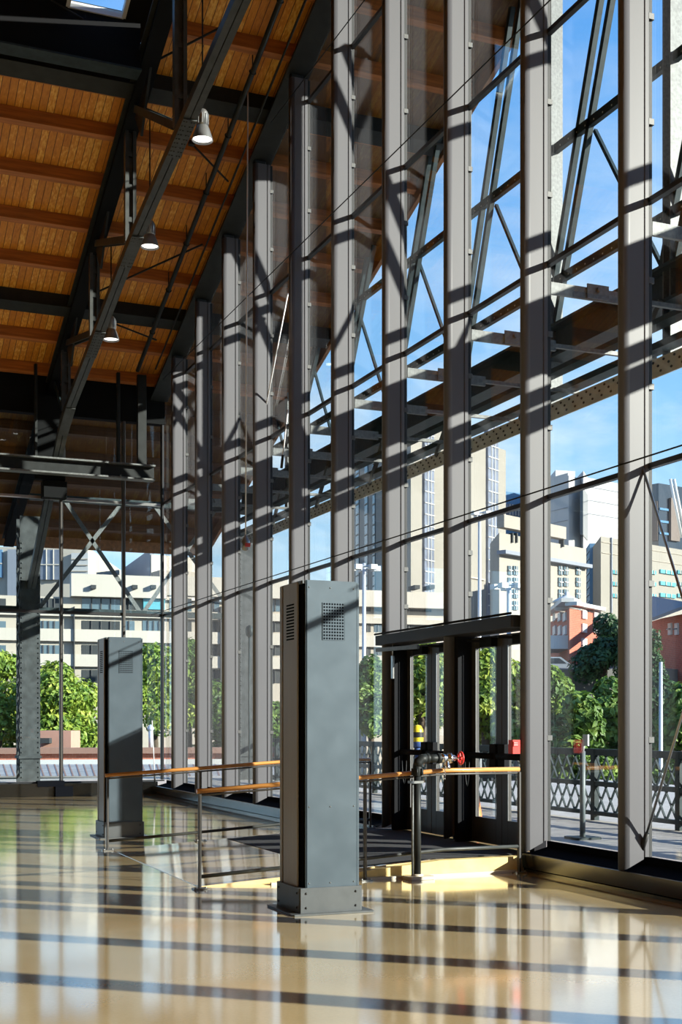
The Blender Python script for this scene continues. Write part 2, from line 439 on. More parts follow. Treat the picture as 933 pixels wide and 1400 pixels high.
# mullion fins
FINLAB = {
    0: 'grey aluminium mullion fin standing at the top end of the crossed brace rods',
    1: 'grey mullion fin between the double doors and the glass bay showing the brick house',
    2: 'grey mullion fin rising between the two double doors, its foot dark blue',
    3: 'grey mullion fin at the far jamb of the double doors, dark blue below the header',
    4: 'grey mullion fin seen just right of the near steel air column',
    5: 'tall mullion fin wholly in dark blue shade above the near steel air column',
    6: 'grey mullion fin just left of the dark blue fin, beside a taut brace rod',
    7: 'grey mullion fin third from the far glass corner',
    8: 'grey mullion fin second from the far glass corner',
    9: 'shortest grey mullion fin, next to the far glass corner'}
def fin(y, root, zt, zb=.197):
    prof = []
    w = .068; xb = 7.335
    for k in range(9):
        a = PI * k / 8
        prof.append((XN + .075 - .075 * math.sin(a), y - w * math.cos(a)))
    prof += [(xb, y + w), (xb, y - w)]
    lo, hi = [], []
    for x, yy in prof:
        lo.append(Vector((x, yy, zb + (x - XN) * .46))); hi.append(Vector((x, yy, zt)))
    n = len(prof)
    m = MB(); m.add(lo + hi, [tuple(range(n))[::-1], tuple(range(n, 2 * n))])
    for i in range(n):
        j = (i + 1) % n; m.f.append([i, j, n + j, n + i]); m.sm.append(i < 8); m.mi.append(0)
    m.build('fin_body', 'fin_paint', root)
    m = MB(); m.prism([(7.335, y - .05, .32), (7.345, y - .05, .32), (7.345, y + .05, .32), (7.335, y + .05, .32)], (0, 0, zt - .32)); m.build('groove', 'gasket', root)
    m = MB(); m.bevbox(7.345, 7.40, y - .066, y + .066, .325, zt, .008); m.build('flange', 'fin_paint', root)
    m = MB(); m.box(7.40, 7.45, y - .04, y + .04, .32, zt); m.build('gasket_strip', 'gasket', root)
    m = MB(); m.bevbox(7.115, 7.33, y - .055, y + .055, zt - .005, zt + .05, .02); m.build('cap', 'black_steel', root)
for i, y in enumerate(FY):
    r = thing('mullion_fin', FINLAB[i], 'mullion', (7.24, y, .2), 'mullion fins of the glass gable')
    fin(y, r, P(y) - .06)
for k, y in enumerate(BAYS[:8]):
    r = struct('trim_%d' % (10 + k), (7.24, y, .2)); fin(y, r, P(y) - .06)

# thin horizontal tie cable along the fin noses
for z, lab in zip((TR[0], TR[2], TR[3]), ('lowest', 'middle', 'highest')):
    ym = (18.92 - z) / .355 - .3
    m = MB(); m.tube([(XN - .012, 7.5, z - .01), (XN - .012, min(28.3, ym), z - .01)], .008, 6)
    tag(m.build('tie_rod', 'black_steel'), f'thin black tie rod running level across the fins, {lab} of three', 'rod', 'level tie rods across the fins')

# edge beam above the fins
r = thing('edge_beam', 'dark steel roof edge beam sloping down over the tops of the mullion fins', 'beam', (7.25, 14.5, P(14.5)))
m = MB(); m.add([(x, y, P(y) + c) for y in (14.5, 28.3) for x in (7.05, 7.45) for c in (0, .05)], [(0, 1, 3, 2), (4, 6, 7, 5), (0, 4, 5, 1), (2, 3, 7, 6), (0, 2, 6, 4), (1, 5, 7, 3)]); m.build('lower_flange', 'black_steel', r)
m = MB(); m.add([(x, y, P(y) + c) for y in (14.5, 28.3) for x in (7.2, 7.3) for c in (.05, .50)], [(0, 1, 3, 2), (4, 6, 7, 5), (0, 4, 5, 1), (2, 3, 7, 6), (0, 2, 6, 4), (1, 5, 7, 3)]); m.build('web', 'black_steel', r)
m = MB(); m.add([(x, y, P(y) + c) for y in (-9, 14.5) for x in (7.05, 7.45) for c in (0, .5)], [(0, 1, 3, 2), (4, 6, 7, 5), (0, 4, 5, 1), (2, 3, 7, 6), (0, 2, 6, 4), (1, 5, 7, 3)])
tag(m.build('beam_near', 'black_steel'), kind='structure')

# roof fascia outside
m = MB()
m.add([(x, y, P(y) + c) for y in (14.5, 35.6) for x in (10.45, 10.53) for c in (.12, .66)], [(0, 1, 3, 2), (4, 6, 7, 5), (0, 4, 5, 1), (2, 3, 7, 6), (0, 2, 6, 4), (1, 5, 7, 3)])
m.add([(x, y, P(y) + c) for y in (-9, 14.5) for x in (10.45, 10.53) for c in (.12, .66)], [(0, 1, 3, 2), (4, 6, 7, 5), (0, 4, 5, 1), (2, 3, 7, 6), (0, 2, 6, 4), (1, 5, 7, 3)])
tag(m.build('fascia_board', 'fascia_timber'), 'brown timber fascia board along the sloping roof edge against the blue sky', 'fascia')
m = MB(); m.bar((-26, 35.62, P(35.6) + .42), (10.5, 35.62, P(35.6) + .42), .08, .55)
tag(m.build('eave_board', 'fascia_timber'), 'dark eave board closing the roof beyond the far glass wall', 'fascia')

# ------------------------------------------------------------------ purlins
PB = .22
def timber(name, Y, x0, x1, lab, w=.11, h=.215, mat='timber', cat='purlin', grp='timber roof purlins'):
    r = thing(name, lab, cat, ((x0 + x1) / 2, Y, P(Y)), grp)
    m = MB(); s = -.355
    m.add([(x, Y + dy, P(Y) + s * dy + PB + dz) for x in (x0, x1) for dy in (-w / 2, w / 2) for dz in (0, h)], [(0, 1, 3, 2), (4, 6, 7, 5), (0, 4, 5, 1), (2, 3, 7, 6), (0, 2, 6, 4), (1, 5, 7, 3)])
    m.build('beam_body', mat, r); return r
ordn = ['first', 'second', 'third', 'fourth', 'fifth', 'sixth', 'seventh', 'eighth', 'ninth', 'tenth', 'eleventh', 'twelfth']
Y0, DY = 20.43, 1.095
nt_in = nt_out = 0
for k in range(7, -6, -1):
    Y = Y0 + DY * k
    x0 = -9 if k >= 0 else 4.95
    if k % 5 == 0:
        lab = {0: 'black steel purlin crossing behind the top lamp, under the black roof lantern', 5: 'black steel purlin crossing the lower ceiling near the third lamp', -5: 'black steel purlin high above the fins near the top edge'}[k]
        r = thing('steel_purlin', lab, 'purlin', (0, Y, P(Y)), 'black steel purlins')
        m = MB(); y = Y
        m.add([(x, y + dy, P(y) - .355 * dy + PB - .05 + dz) for x in (x0, 10.4) for dy in (-.09, .09) for dz in (0, .33)], [(0, 1, 3, 2), (4, 6, 7, 5), (0, 4, 5, 1), (2, 3, 7, 6), (0, 2, 6, 4), (1, 5, 7, 3)])
        m.build('web', 'black_steel', r)
        m = MB(); m.add([(x, y + dy, P(y) - .355 * dy + PB - .07 + dz) for x in (x0, 10.4) for dy in (-.15, .15) for dz in (0, .02)], [(0, 1, 3, 2), (4, 6, 7, 5), (0, 4, 5, 1), (2, 3, 7, 6), (0, 2, 6, 4), (1, 5, 7, 3)])
        m.build('flange', 'black_steel', r)
        if k >= 0: 
            m = MB(); m.add([(x, y + .22 + dy, P(y + .22) - .355 * dy + PB + .02 + dz) for x in (x0, 10.4) for dy in (-.05, .05) for dz in (0, .24)], [(0, 1, 3, 2), (4, 6, 7, 5), (0, 4, 5, 1), (2, 3, 7, 6), (0, 2, 6, 4), (1, 5, 7, 3)])
            m.build('timber_ledger', 'timber', r)
    else:
        lab = f'brown timber purlin under the board ceiling, {ordn[nt_in]} up from the far glass wall'; nt_in += 1
        timber('timber_purlin', Y, x0, 10.4, lab)
for k in range(8, 14):
    Y = Y0 + DY * k
    timber('eave_purlin', Y, -9, 10.4, f'timber purlin of the eave outside the far glass wall, {ordn[nt_out]} out from the glass', grp='timber purlins outside the glass', mat='dark_timber'); nt_out += 1
# lantern girder
r = thing('lantern_girder', 'deep black girder edging the dark roof lantern in the upper left', 'girder', (0, YL - .1, P(YL)))
m = MB(); m.box(-9, 4.75, YL - .35, YL - .25, P(YL) - .02, P(YL) + .8); m.build('web', 'soot_black', r)
m = MB(); m.box(-9, 4.75, YL - .45, YL - .12, P(YL) - .05, P(YL) - .02); m.build('flange', 'green_steel', r)
m = MB(); a, b = onRoof(70, 0, .5), onRoof(172, 60, .5); m.tube([a, b], .012, 6)
tag(m.build('lantern_brace', 'black_steel'), 'thin dark diagonal brace wire across the black roof lantern', 'wire')

# ------------------------------------------------------------------ inner roof truss
XT = 4.9
CHP = [(lambda q: (q.y, q.z))(onX(px, py, XT)) for px, py in ((333, 0), (254, 177), (182, 338), (133, 465), (90, 575), (73, 655))]
CHP = [(9, CHP[0][1] + (CHP[0][0] - 9) * (CHP[0][1] - CHP[1][1]) / (CHP[1][0] - CHP[0][0]))] + CHP + [(31.9, 4.5)]
def chordz(y):                                            # lower chord line
    pts = CHP
    for (a, za), (b, zb) in zip(pts, pts[1:]):
        if y <= b: return za + (zb - za) * (y - a) / (b - a)
    return 4.5
tr = thing('roof_truss', 'dark steel roof truss with a slanting riveted lower chord carrying three lamps', 'truss', (XT, 28.4, 6.9))
for s in (-1, 1):
    m = MB()
    cy_ = [14.5] + [q[0] for q in CHP[1:] if q[0] > 14.6]
    for a, b in zip(cy_, cy_[1:]):
        m.bar((XT + s * .052, a, chordz(a) + .075), (XT + s * .052, b, chordz(b) + .075), .09, .13)
    m.build('lower_chord', 'truss_steel', tr)
m = MB(); [m.bar((XT, a, chordz(a) + .09), (XT, b, chordz(b) + .09), .016, .09) for a, b in zip(cy_[:-1], cy_[1:-1])]; m.build('chord_web', 'soot_black', tr)
for s in (-1, 1):
    m = MB(); m.bar((XT + s * .07, 14.5, P(14.5) + .10), (XT + s * .07, 35.3, P(35.3) + .10), .05, .22); m.build('upper_chord', 'soot_black', tr)
m = MB(); m.bar((XT, 14.5, P(14.5) - .02), (XT, 35.3, P(35.3) - .02), .27, .025); m.build('upper_chord_flange', 'soot_black', tr)
m = MB(); m.bar((XT, 14.5, P(14.5) + .2), (XT, 35.3, P(35.3) + .2), .34, .03); m.build('upper_chord_cover', 'black_steel', tr)
PN = [onX(px, py, XT).y for px, py in ((246, 190), (178, 338), (129, 465), (90, 572))]
for i, y in enumerate(PN):
    g = MB()
    for s in (-1, 1): g.box(XT + s * .065 - .028, XT + s * .065 + .028, y - .06, y + .06, chordz(y) + .2, P(y) - .0)
    g.box(XT - .05, XT + .05, y - .012, y + .012, chordz(y) + .12, P(y))
    for q in (.15, .5, .85): g.box(XT - .06, XT + .06, y - .045, y + .045, chordz(y) + .3 + q * (P(y) - chordz(y) - .5), chordz(y) + .38 + q * (P(y) - chordz(y) - .5))
    g.build('truss_post', 'truss_steel', tr)
    g = MB(); yt = y + 2.55 if i < 3 else y + 1.2
    yt = min(yt, 27.9)
    for s in (-1, 1): g.bar((XT + s * .055, y + .15, chordz(y) + .3), (XT + s * .055, yt, P(yt) - .08), .03, .12)
    g.build('truss_diagonal', 'green_steel', tr)
    g = MB(); g.prism([(XT - .10, y - .55, chordz(y - .55) - .015), (XT + .10, y - .55, chordz(y - .55) - .015), (XT + .10, y + .35, chordz(y + .35) - .015), (XT - .10, y + .35, chordz(y + .35) - .015)], (0, 0, .02))
    pl = g.build('splice_plate', 'truss_steel', tr)
    g = MB()
    for sx in (-.075, -.035, .035, .075):
        for q in range(9):
            yy = y - .5 + q * .1; g.lathe([(.016, 0), (.012, -.01), (0.001, -.014)], (XT + sx, yy, chordz(yy) - .014), 6)
    g.build('rivet', 'black_bolt', pl)['kind'] = 'stuff'
    g = MB(); yy = y + 2.2
    g.prism([(XT - .02, yy - .5, P(yy - .5) - .1), (XT - .02, yy + .5, P(yy + .5) - .1), (XT - .02, yy + .1, P(yy) - .75)], (.04, 0, 0))
    if i < 3: g.build('gusset', 'black_steel', tr)

# lamps
for i, (px, py, lab) in enumerate(((277, 192, 'bell-shaped high bay lamp hanging near the top splice of the truss chord'), (205, 338, 'bell-shaped high bay lamp hanging midway down the slanting truss chord'), (152, 465, 'bell-shaped high bay lamp lowest along the slanting truss chord'))):
    p = onX(px, py, 5.22)
    r = thing('pendant_lamp', lab, 'lamp', p, 'high bay lamps')
    m = MB(); m.lathe([(.155, 0), (.15, .02), (.125, .10), (.10, .17), (.085, .20)], p, 24); m.lathe([(.15, .004), (.12, .10), (.08, .195)], p, 24); m.build('lamp_shade', 'lamp_shade', r)
    m = MB(); m.lathe([(0.001, .44), (.05, .44), (.075, .41), (.085, .38), (.085, .20), (.001, .20)], p, 20)
    for k in range(10):
        a = 2 * PI * k / 10; c = Vector((math.cos(a), math.sin(a), 0)) * .09; m.bar(p + c + Vector((0, 0, .22)), p + c + Vector((0, 0, .37)), .012, .012)
    m.build('ballast_housing', 'lamp_shade', r)
    m = MB(); m.lathe([(.001, .03), (.138, .03)], p, 24); m.build('diffuser', 'lamp_glow', r)
    m = MB(); m.tube([p + Vector((0, 0, .44)), (p.x, p.y, P(p.y) + .22)], .012, 8); m.build('stem', 'black_steel', r)
    m = MB(); m.bar(p + Vector((-.02, 0, .36)), (XT + .15, p.y, p.z + .36), .03, .03); m.build('bracket', 'black_steel', r)
    L = bpy.data.lights.new('lamp_light', 'SPOT'); L.energy = 25; L.color = (1, .9, .75); L.spot_size = R(120); L.shadow_soft_size = .12
    lo = bpy.data.objects.new('lamp_light', L); COL.objects.link(lo); lo.parent = r; lo.location = (0, 0, -.02)

# conduits and sag rods under the roof
r = thing('conduit', 'thick dark conduit running down under the roof boards beside the fins', 'pipe', (6.5, 20, P(20)))
m = MB(); m.tube([(6.5, 14.5, P(14.5) - .05), (6.5, 27.2, P(27.2) - .05)], .045, 10); m.build('pipe', 'black_steel', r)
for k in range(9):
    y = 15.5 + 1.3 * k
    m = MB(); m.tube([(6.5, y, P(y) - .05), (6.5, y, P(y) + .3)], .01, 6); m.torus((6.5, y, P(y) - .05), .052, .01, (0, 1, -.355), 12, 5); m.build('hanger', 'black_steel', r)
m = MB(); m.tube([(6.9, 14.5, P(14.5) + .02), (6.9, 27.2, P(27.2) + .02)], .018, 8)
tag(m.build('thin_conduit', 'black_steel'), 'thin dark conduit running under the roof boards right of the thick one', 'pipe')
for (a, b, lab) in (((208, 86), (312, 32), 'thin bracing rod under the boards above the top lamp'), ((116, 407), (277, 334), 'thin bracing rod crossing just right of the second lamp'), ((150, 440), (214, 465), 'short thin bracing rod beside the third lamp'), ((262, 196), (312, 248), 'short thin bracing rod running down from the top lamp')):
    m = MB(); m.tube([onRoof(*a, .05), onRoof(*b, .05)], .018, 6)
    m.box(*[c for q in [onRoof(*a, .05)] for c in (q.x - .05, q.x + .05, q.y - .05, q.y + .05, q.z - .03, q.z + .03)])
    tag(m.build('sag_rod', 'black_steel'), lab, 'rod', 'bracing rods under the roof')

# ------------------------------------------------------------------ far end wall
mull = [-1.96, -.55, .86, 2.27, 3.68, 5.08, 6.47, 7.36]
zrow = [.32, 4.05, 6.55, P(YE) - .45]
for i in range(len(mull) - 1):
    x0, x1 = mull[i] + .03, mull[i + 1] - .03
    w = struct('window_%d' % (30 + i), ((x0 + x1) / 2, YE, .32))
    for k in range(3):
        m = MB(); m.box(x0, x1, YE, YE + .014, zrow[k] + .02, zrow[k + 1] - .02); m.build('pane', 'end_glazing', w)
    for z in zrow[1:3]:
        m = MB(); m.bevbox(x0, x1, YE - .05, YE + .03, z - .03, z + .03, .01); m.build('transom', 'brushed_steel' if z > 5 else 'transom_black', w)
endlab = {3.68: 'end wall post behind the hanging beam at the left edge of the photo', 5.08: 'slim steel end wall post between the old column and the far air column', 6.47: 'slim steel end wall post rising straight behind the far air column', 7.36: 'black corner post where the far glass wall meets the glass gable'}
for x in mull:
    if x < 3:
        m = MB(); m.bevbox(x - .03, x + .03, YE - .07, YE + .04, .3, P(YE) - .3, .01); tag(m.build('trim_end', 'transom_black'), kind='structure'); continue
    r = thing('end_post', endlab[x], 'post', (x, YE, .3), 'posts of the far glass wall')
    m = MB(); hw = .035 if x < 7 else .03
    m.bevbox(x - hw, x + hw, YE - .10, YE + .04, .33, P(YE) - .3, .015); m.build('post_body', 'door_grey' if x < 7 else 'transom_black', r)
    if 4 < x < 6:
        m = MB(); m.box(x - .55, x + .03, YE - .28, YE - .04, .22, .345); m.build('foot_bracket', 'recess_black', r)
        m = MB(); m.box(x - .18, x + .20, 28.08, 28.2, .005, .225); m.build('foot_box', 'recess_black', r)
m = MB(); m.box(-26, 7.4, YE - .12, YE + .12, P(YE) - .45, P(YE) + .6); tag(m.build('beam_end', 'soot_black'), kind='structure')
m = MB(); m.box(-26, -1.96, YE - .05, YE + .05, .29, 9.2); tag(m.build('wall_end', 'soot_black'), kind='structure')
# hung I-beam in front of the far wall
YH = 27.75
hb = thing('hung_beam', 'grey I-beam hung level in front of the far glass wall, sunlit in patches', 'beam', (4, YH, 7.0))
m = MB(); m.box(-9, 7.0, YH - .012, YH + .012, 6.98, 7.26); m.build('web', 'black_steel', hb)
m = MB(); m.box(-9, 7.0, YH - .14, YH + .14, 6.95, 6.985); m.build('lower_flange', 'galvanised', hb)
m = MB(); m.box(-9, 7.0, YH - .14, YH + .14, 7.255, 7.29); m.build('upper_flange', 'galvanised', hb)
for x, hw in ((6.72, .10), (6.2, .035), (4.42, .03)):
    m = MB(); m.bevbox(x - hw, x + hw, YH - .06, YH + .06, 7.29, P(YH) + .2, .01); m.build('hanger', 'black_steel', hb)

# old column, brace girder and black bearing beyond the end glass
YC = 31.7
def old_column(xc, lab, w=.24):
    r = thing('old_column', lab, 'column', (xc, YC, .15), 'old riveted platform columns')
    m = MB(); m.box(xc - w, xc + w, YC - .30, YC - .27, .15, 6.6); m.build('front_plate', 'column_steel', r)
    m = MB(); m.box(xc - w, xc + w, YC + .27, YC + .30, .15, 6.6); m.build('back_plate', 'column_steel', r)
    for s in (-1, 1):
        m = MB()
        for q in range(13):
            z = .4 + q * .45; m.bar((xc + s * w, YC - .26, z), (xc + s * w, YC + .26, z + .42), .02, .06); m.bar((xc + s * w, YC + .26, z), (xc + s * w, YC - .26, z + .42), .02, .06)
        m.build('side_lacing', 'column_steel', r)
    m = MB(); m.box(xc - w - .03, xc + w + .03, YC - .34, YC + .34, .75, .82); m.build('collar', 'column_steel', r)
    for s in (-1, 1):
        m = MB()
        for q in range(48): m.lathe([(.022, 0), (.018, -.016), (.001, -.022)], (xc + s * (w - .04), YC - .30, .3 + q * .12), 6, 'y')
        m.build('rivet', 'column_steel', r)['kind'] = 'stuff'
    return r
old_column(4.87, 'old riveted steel column with lacing outside the far glass wall, sunlit grey')
old_column(10.4, 'old laced column outside the glass, seen between the third and fourth fins from the corner')
bg = thing('lattice_girder', 'outside lattice girder of crossed flat bars, seen through the far glass wall', 'girder', (7.6, YC, 4.4))
m = MB(); m.bar((4.9, YC, 4.36), (10.3, YC, 4.36), .2, .14); m.build('bottom_chord', 'green_steel', bg)
m = MB(); m.bar((4.9, YC, 7.12), (10.3, YC, 7.12), .2, .14); m.build('top_chord', 'green_steel', bg)
for a, b in (((5.12, 4.4), (7.17, 7.1)), ((5.74, 7.1), (7.63, 4.4)), ((7.72, 4.4), (9.6, 7.1)), ((8.0, 7.1), (10.1, 4.4))):
    m = MB(); m.bar((a[0], YC - .04, a[1]), (b[0], YC - .04, b[1]), .10, .02, (0, 1, 0)); m.build('lattice_bar', 'galvanised', bg)
g2 = MB(); g2.box(-9, 4.63, YC - .1, YC + .1, 4.28, 4.44)
tag(g2.build('eave_tie', 'green_steel'), 'dark tie beam outside the far glass wall left of the old column', 'beam')
bx = thing('truss_bearing', 'black steel box where the truss chord meets the far glass wall', 'bracket', (XT - .4, 28.3, 6.4))
m = MB(); m.bevbox(4.62, 5.14, 28.02, 28.33, 6.5, 6.86, .02); m.build('bearing_box', 'soot_black', bx)
m = MB(); m.bevbox(4.47, 5.12, 28.10, 28.33, 6.9, 8.7, .02); m.build('cover_panel', 'soot_black', bx)

# ------------------------------------------------------------------ outer gable truss
ot = thing('gable_truss', 'old steel gable truss outside the glass, raking bars above a riveted girder', 'truss', (XO, 18, 6.2))
VY = [7.93, 10.8, 13.66, 16.53, 19.4, 22.27, 25.14, 28.0]
for y in VY:
    if y < 9: continue
    m = MB(); zt = P(y) + .3
    m.box(XO - .10, XO + .10, y + .06, y + .085, 6.35, zt); m.box(XO - .10, XO + .10, y - .085, y - .06, 6.35, zt); m.box(XO - .012, XO + .012, y - .06, y + .06, 6.35, zt)
    m.build('truss_post', 'galvanised', ot)
def hbar(name, z, w, h, mat, x=XO, y0=-3, y1=31.6, holes=0):
    y1 = min(y1, (18.92 - z) / .355 + .5)
    m = MB(); m.bar((x, y0, z), (x, y1, z), w, h); o = m.build(name, mat, ot)
    if holes:
        m = MB(); y = max(y0, 9)
        while y < y1: m.lathe([(.014, 0), (.001, .0)], (x - w / 2 - .003, y, z - .02), 6, 'x'); y += holes
        m.build('bolt_hole', 'label_white', o)['kind'] = 'stuff'
    return o
hbar('girt', 10.18, .08, .13, 'green_steel', XO - .02, holes=.22); hbar('girt', 8.20, .08, .13, 'green_steel', XO - .02, holes=.22)
m = MB(); m.box(XO - .02, XO + .02, -3, 31.6, 7.04, 7.46); m.build('girder_web', 'green_steel', ot)
m = MB(); m.box(XO - .2, XO + .2, -3, 31.6, 7.0, 7.045); m.build('girder_flange', 'green_steel', ot)
m = MB(); m.box(XO - .2, XO + .2, -3, 31.6, 7.455, 7.5); m.build('girder_flange', 'green_steel', ot)
hbar('rail', 6.70, .20, .07, 'green_steel', XO - .3); hbar('rail', 6.46, .22, .09, 'green_steel', XO - .15)
m = MB(); m.prism([(XO - .32, -3, 6.02), (XO - .30, -3, 6.02), (XO - .22, -3, 6.30), (XO - .24, -3, 6.30)], (0, 34.6, 0)); rp = m.build('riveted_plate', 'pale_plate', ot)
m = MB()
y = 8.0
while y < 31:
    for u, off in ((.25, 0), (.55, .09), (.8, 0)):
        c = Vector((XO - .322 + .08 * u, y + off, 6.02 + .28 * u)); m.tube([c, c + Vector((-.014, 0, .004))], .017, 6)
    y += .22
rv = m.build('rivet', 'rivet_dark', rp); rv['kind'] = 'stuff'
for i, v in enumerate(VY):
    if v < 9: continue
    for d in (0., .34):
        m = MB(); top = v - 2.0 + d
        m.bar((XO - .02, v - .05 + d * .8, 7.46), (XO - .02, top, min(13.0, P(top) + .35)), .09, .08, (1, 0, 0)); m.build('raker', 'green_steel', ot)
    m = MB(); a = v + 2.3; m.bar((XO + .08, v + 1.9, 10.1), (XO + .08, v + .25, 7.5), .05, .05, (1, 0, 0)); m.build('counter_brace', 'green_steel', ot)
    m = MB(); m.bar((XO - .25, v - .1, 7.0), (XO - .25, v + .55, 6.25), .10, .05, (1, 0, 0)); m.build('knee_bar', 'galvanised', ot)
# struts tying fins to the outer truss
STL = ['nearest pale strut, at the right edge of the photo', 'pale strut behind the glass at the second fin from the right', 'pale strut tying the third fin from the right to the outer truss', 'pale strut tying the fourth fin from the right to the outer truss',
       'pale strut tying the fifth fin from the right to the outer truss', 'pale strut beside the dark blue shaded fin', 'pale strut at the fin left of the dark blue shaded fin', 'pale strut at the third fin from the far corner', 'pale strut at the second fin from the far corner', 'pale strut at the fin next to the far corner']
for i, y in enumerate(FY):
    r = thing('glazing_strut', STL[i], 'strut', (XG, y, 6.36), 'struts between the fins and the outer truss')
    m = MB(); m.box(XG + .05, XG + 1.25, y - .02, y + .02, 6.295, 6.425); m.bar((XG + 1.2, y, 6.36), (XO - .1, y, 6.36), .05, .05); m.build('strut_bar', 'galvanised', r)
    m = MB(); m.box(XG + .5, XG + .78, y - .045, y - .03, 6.30, 6.46); m.tube([(XG + .64, y - .045, 6.40), (XG + .64, y - .09, 6.40)], .03, 8); m.build('bolt_plate', 'galvanised', r)

# ------------------------------------------------------------------ crossed brace rods
def rod(a, b, lab, mat='brushed_steel', rr=.013, hook=None):
    r = thing('brace_rod', lab, 'rod', a, 'brace rods between the fins')
    m = MB(); m.tube([a, b], rr, 8); m.build('rod_bar', mat, r)
    m = MB(); d = (Vector(b) - Vector(a)).normalized(); m.tube([Vector(b) - d * .22, Vector(b)], rr * 1.9, 8); m.build('turnbuckle', 'black_bolt', r)
    if hook:
        m = MB(); m.tube([a + Vector(q) for q in hook], .02, 8); m.build('hook', 'black_steel', r)
XR = 7.33
rod(Vector((XR, FY[0], 4.16)), Vector((XR, FY[0] - 1.76, .40)), 'steel brace rod falling to the right from the hook on the nearest full fin', hook=[(-.21, 0, -.2), (-.13, 0, -.03), (0, 0, .02), (.04, -.02, -.12)])
rod(Vector((XR, FY[0] - 1.76, 4.0)), Vector((XR, FY[0] - .03, .36)), 'steel brace rod rising to the right from the foot of the nearest full fin')
rod(onX(394, 401, 7.33), onX(356, 596, 7.33), 'bright brace rod slanting between the dark blue fin and the fin left of it', 'cable_white')
rod(onX(394, 560, 7.33), onX(385, 640, 7.33), 'short bright brace rod low beside the dark blue shaded fin', 'cable_white')
rod(onX(208, 985, 7.0), onX(212, 1070, 7.0), 'thin steel brace rod near the foot of the far glass corner', 'cable_white', .01)

# hanging cable with sensor
r = thing('hanging_cable', 'thin white cable hanging straight down in front of the far fins', 'cable', onY(341, 735, 20))
m = MB(); b_ = onY(336, 735, 20); m.tube([(b_.x, 20, b_.z), (b_.x + .04, 20, P(20) + .3)], .012, 8); m.build('wire', 'cable_white', r)
m = MB(); m.lathe([(.001, -.22), (.06, -.2), (.07, -.06), (.03, 0), (.012, .05)], b_, 14); m.build('weight', 'lamp_shade', r)
m = MB(); m.box(b_.x - .03, b_.x + .05, 19.9, 19.94, b_.z - .16, b_.z - .10); m.build('tag', 'red_plastic', r)
# round fixture on the outer column
p = onX(341, 863, 8.2)
r = thing('wall_bell', 'small dark round fixture seen low between the fourth and fifth fins from the corner', 'fixture', p)
m = MB(); m.lathe([(.001, -.05), (.10, -.05), (.13, 0), (.10, .05), (.001, .06)], p, 16, 'x'); m.build('housing', 'green_steel', r)
m = MB(); m.tube([p, (p.x, p.y, .15)], .022, 8); m.build('stem', 'green_steel', r)

# ------------------------------------------------------------------ door portal
dp = struct('door_portal', (7.3, 14, 0))
m = MB(); m.bevbox(7.03, 7.46, 12.14, 15.80, 2.65, 2.78, .02); m.build('header', 'header_grey', dp)
m = MB(); m.tube([(7.03, 12.16, 2.80), (7.03, 15.80, 2.80)], .014, 8); m.build('header_rail', 'portal_black', dp)
for y in (FY[1], FY[2], FY[3]):
    if y > 13:
        m = MB(); m.bevbox(7.20, 7.47, y - .155, y - .07, .17, 2.66, .01); m.build('jamb', 'portal_black', dp)
    if y < 15:
        m = MB(); m.bevbox(7.30, 7.47, y + .07, y + .16, .17, 2.66, .01); m.build('jamb', 'portal_black', dp)
def leaf(name, ya, yb):
    st = .135
    r = struct(name, (XG, (ya + yb) / 2, .18)); x0, x1 = 7.395, 7.445
    m = MB(); m.bevbox(x0, x1, ya, ya + st, .18, 2.63, .006); m.bevbox(x0, x1, yb - st, yb, .18, 2.63, .006)
    m.build('stile', 'door_grey', r)
    m = MB(); m.box(x0, x1, ya + st, yb - st, .18, .48); m.build('bottom_rail', 'door_grey', r)
    m = MB(); m.box(x0, x1, ya + st, yb - st, 2.50, 2.63); m.build('top_rail', 'door_grey', r)
    m = MB(); m.box(7.414, 7.426, ya + st, yb - st, .48, 2.50); m.build('door_pane', 'door_glazing', r)
    m = MB()
    for yy in (ya + st, yb - st - .014): m.box(x0 - .004, x0, yy, yy + .014, .48, 2.50)
    m.build('bead', 'brushed_steel', r)
    m = MB(); m.tube([(7.31, ya + .06, 1.22), (7.31, yb - .06, 1.22)], .038, 10); m.build('push_bar', 'portal_black', r)
    m = MB(); m.bevbox(7.32, 7.40, yb - .17 if name[-1] in '13' else ya + .02, yb - .02 if name[-1] in '13' else ya + .17, 1.08, 1.36, .01); m.build('latch_case', 'portal_black', r)
    m = MB(); m.bar((7.33, ya + .2, 2.56), (7.25, yb - .2, 2.585), .03, .03); m.box(7.31, 7.395, ya + .1, ya + .38, 2.50, 2.60); m.build('door_closer', 'portal_black', r)
for i, (a, b) in enumerate(((FY[1] + .17, FY[1] + .93), (FY[1] + .935, FY[2] - .12), (FY[2] + .17, FY[2] + .93), (FY[2] + .935, FY[3] - .12))):
    leaf('door_%d' % (i + 1), a, b)
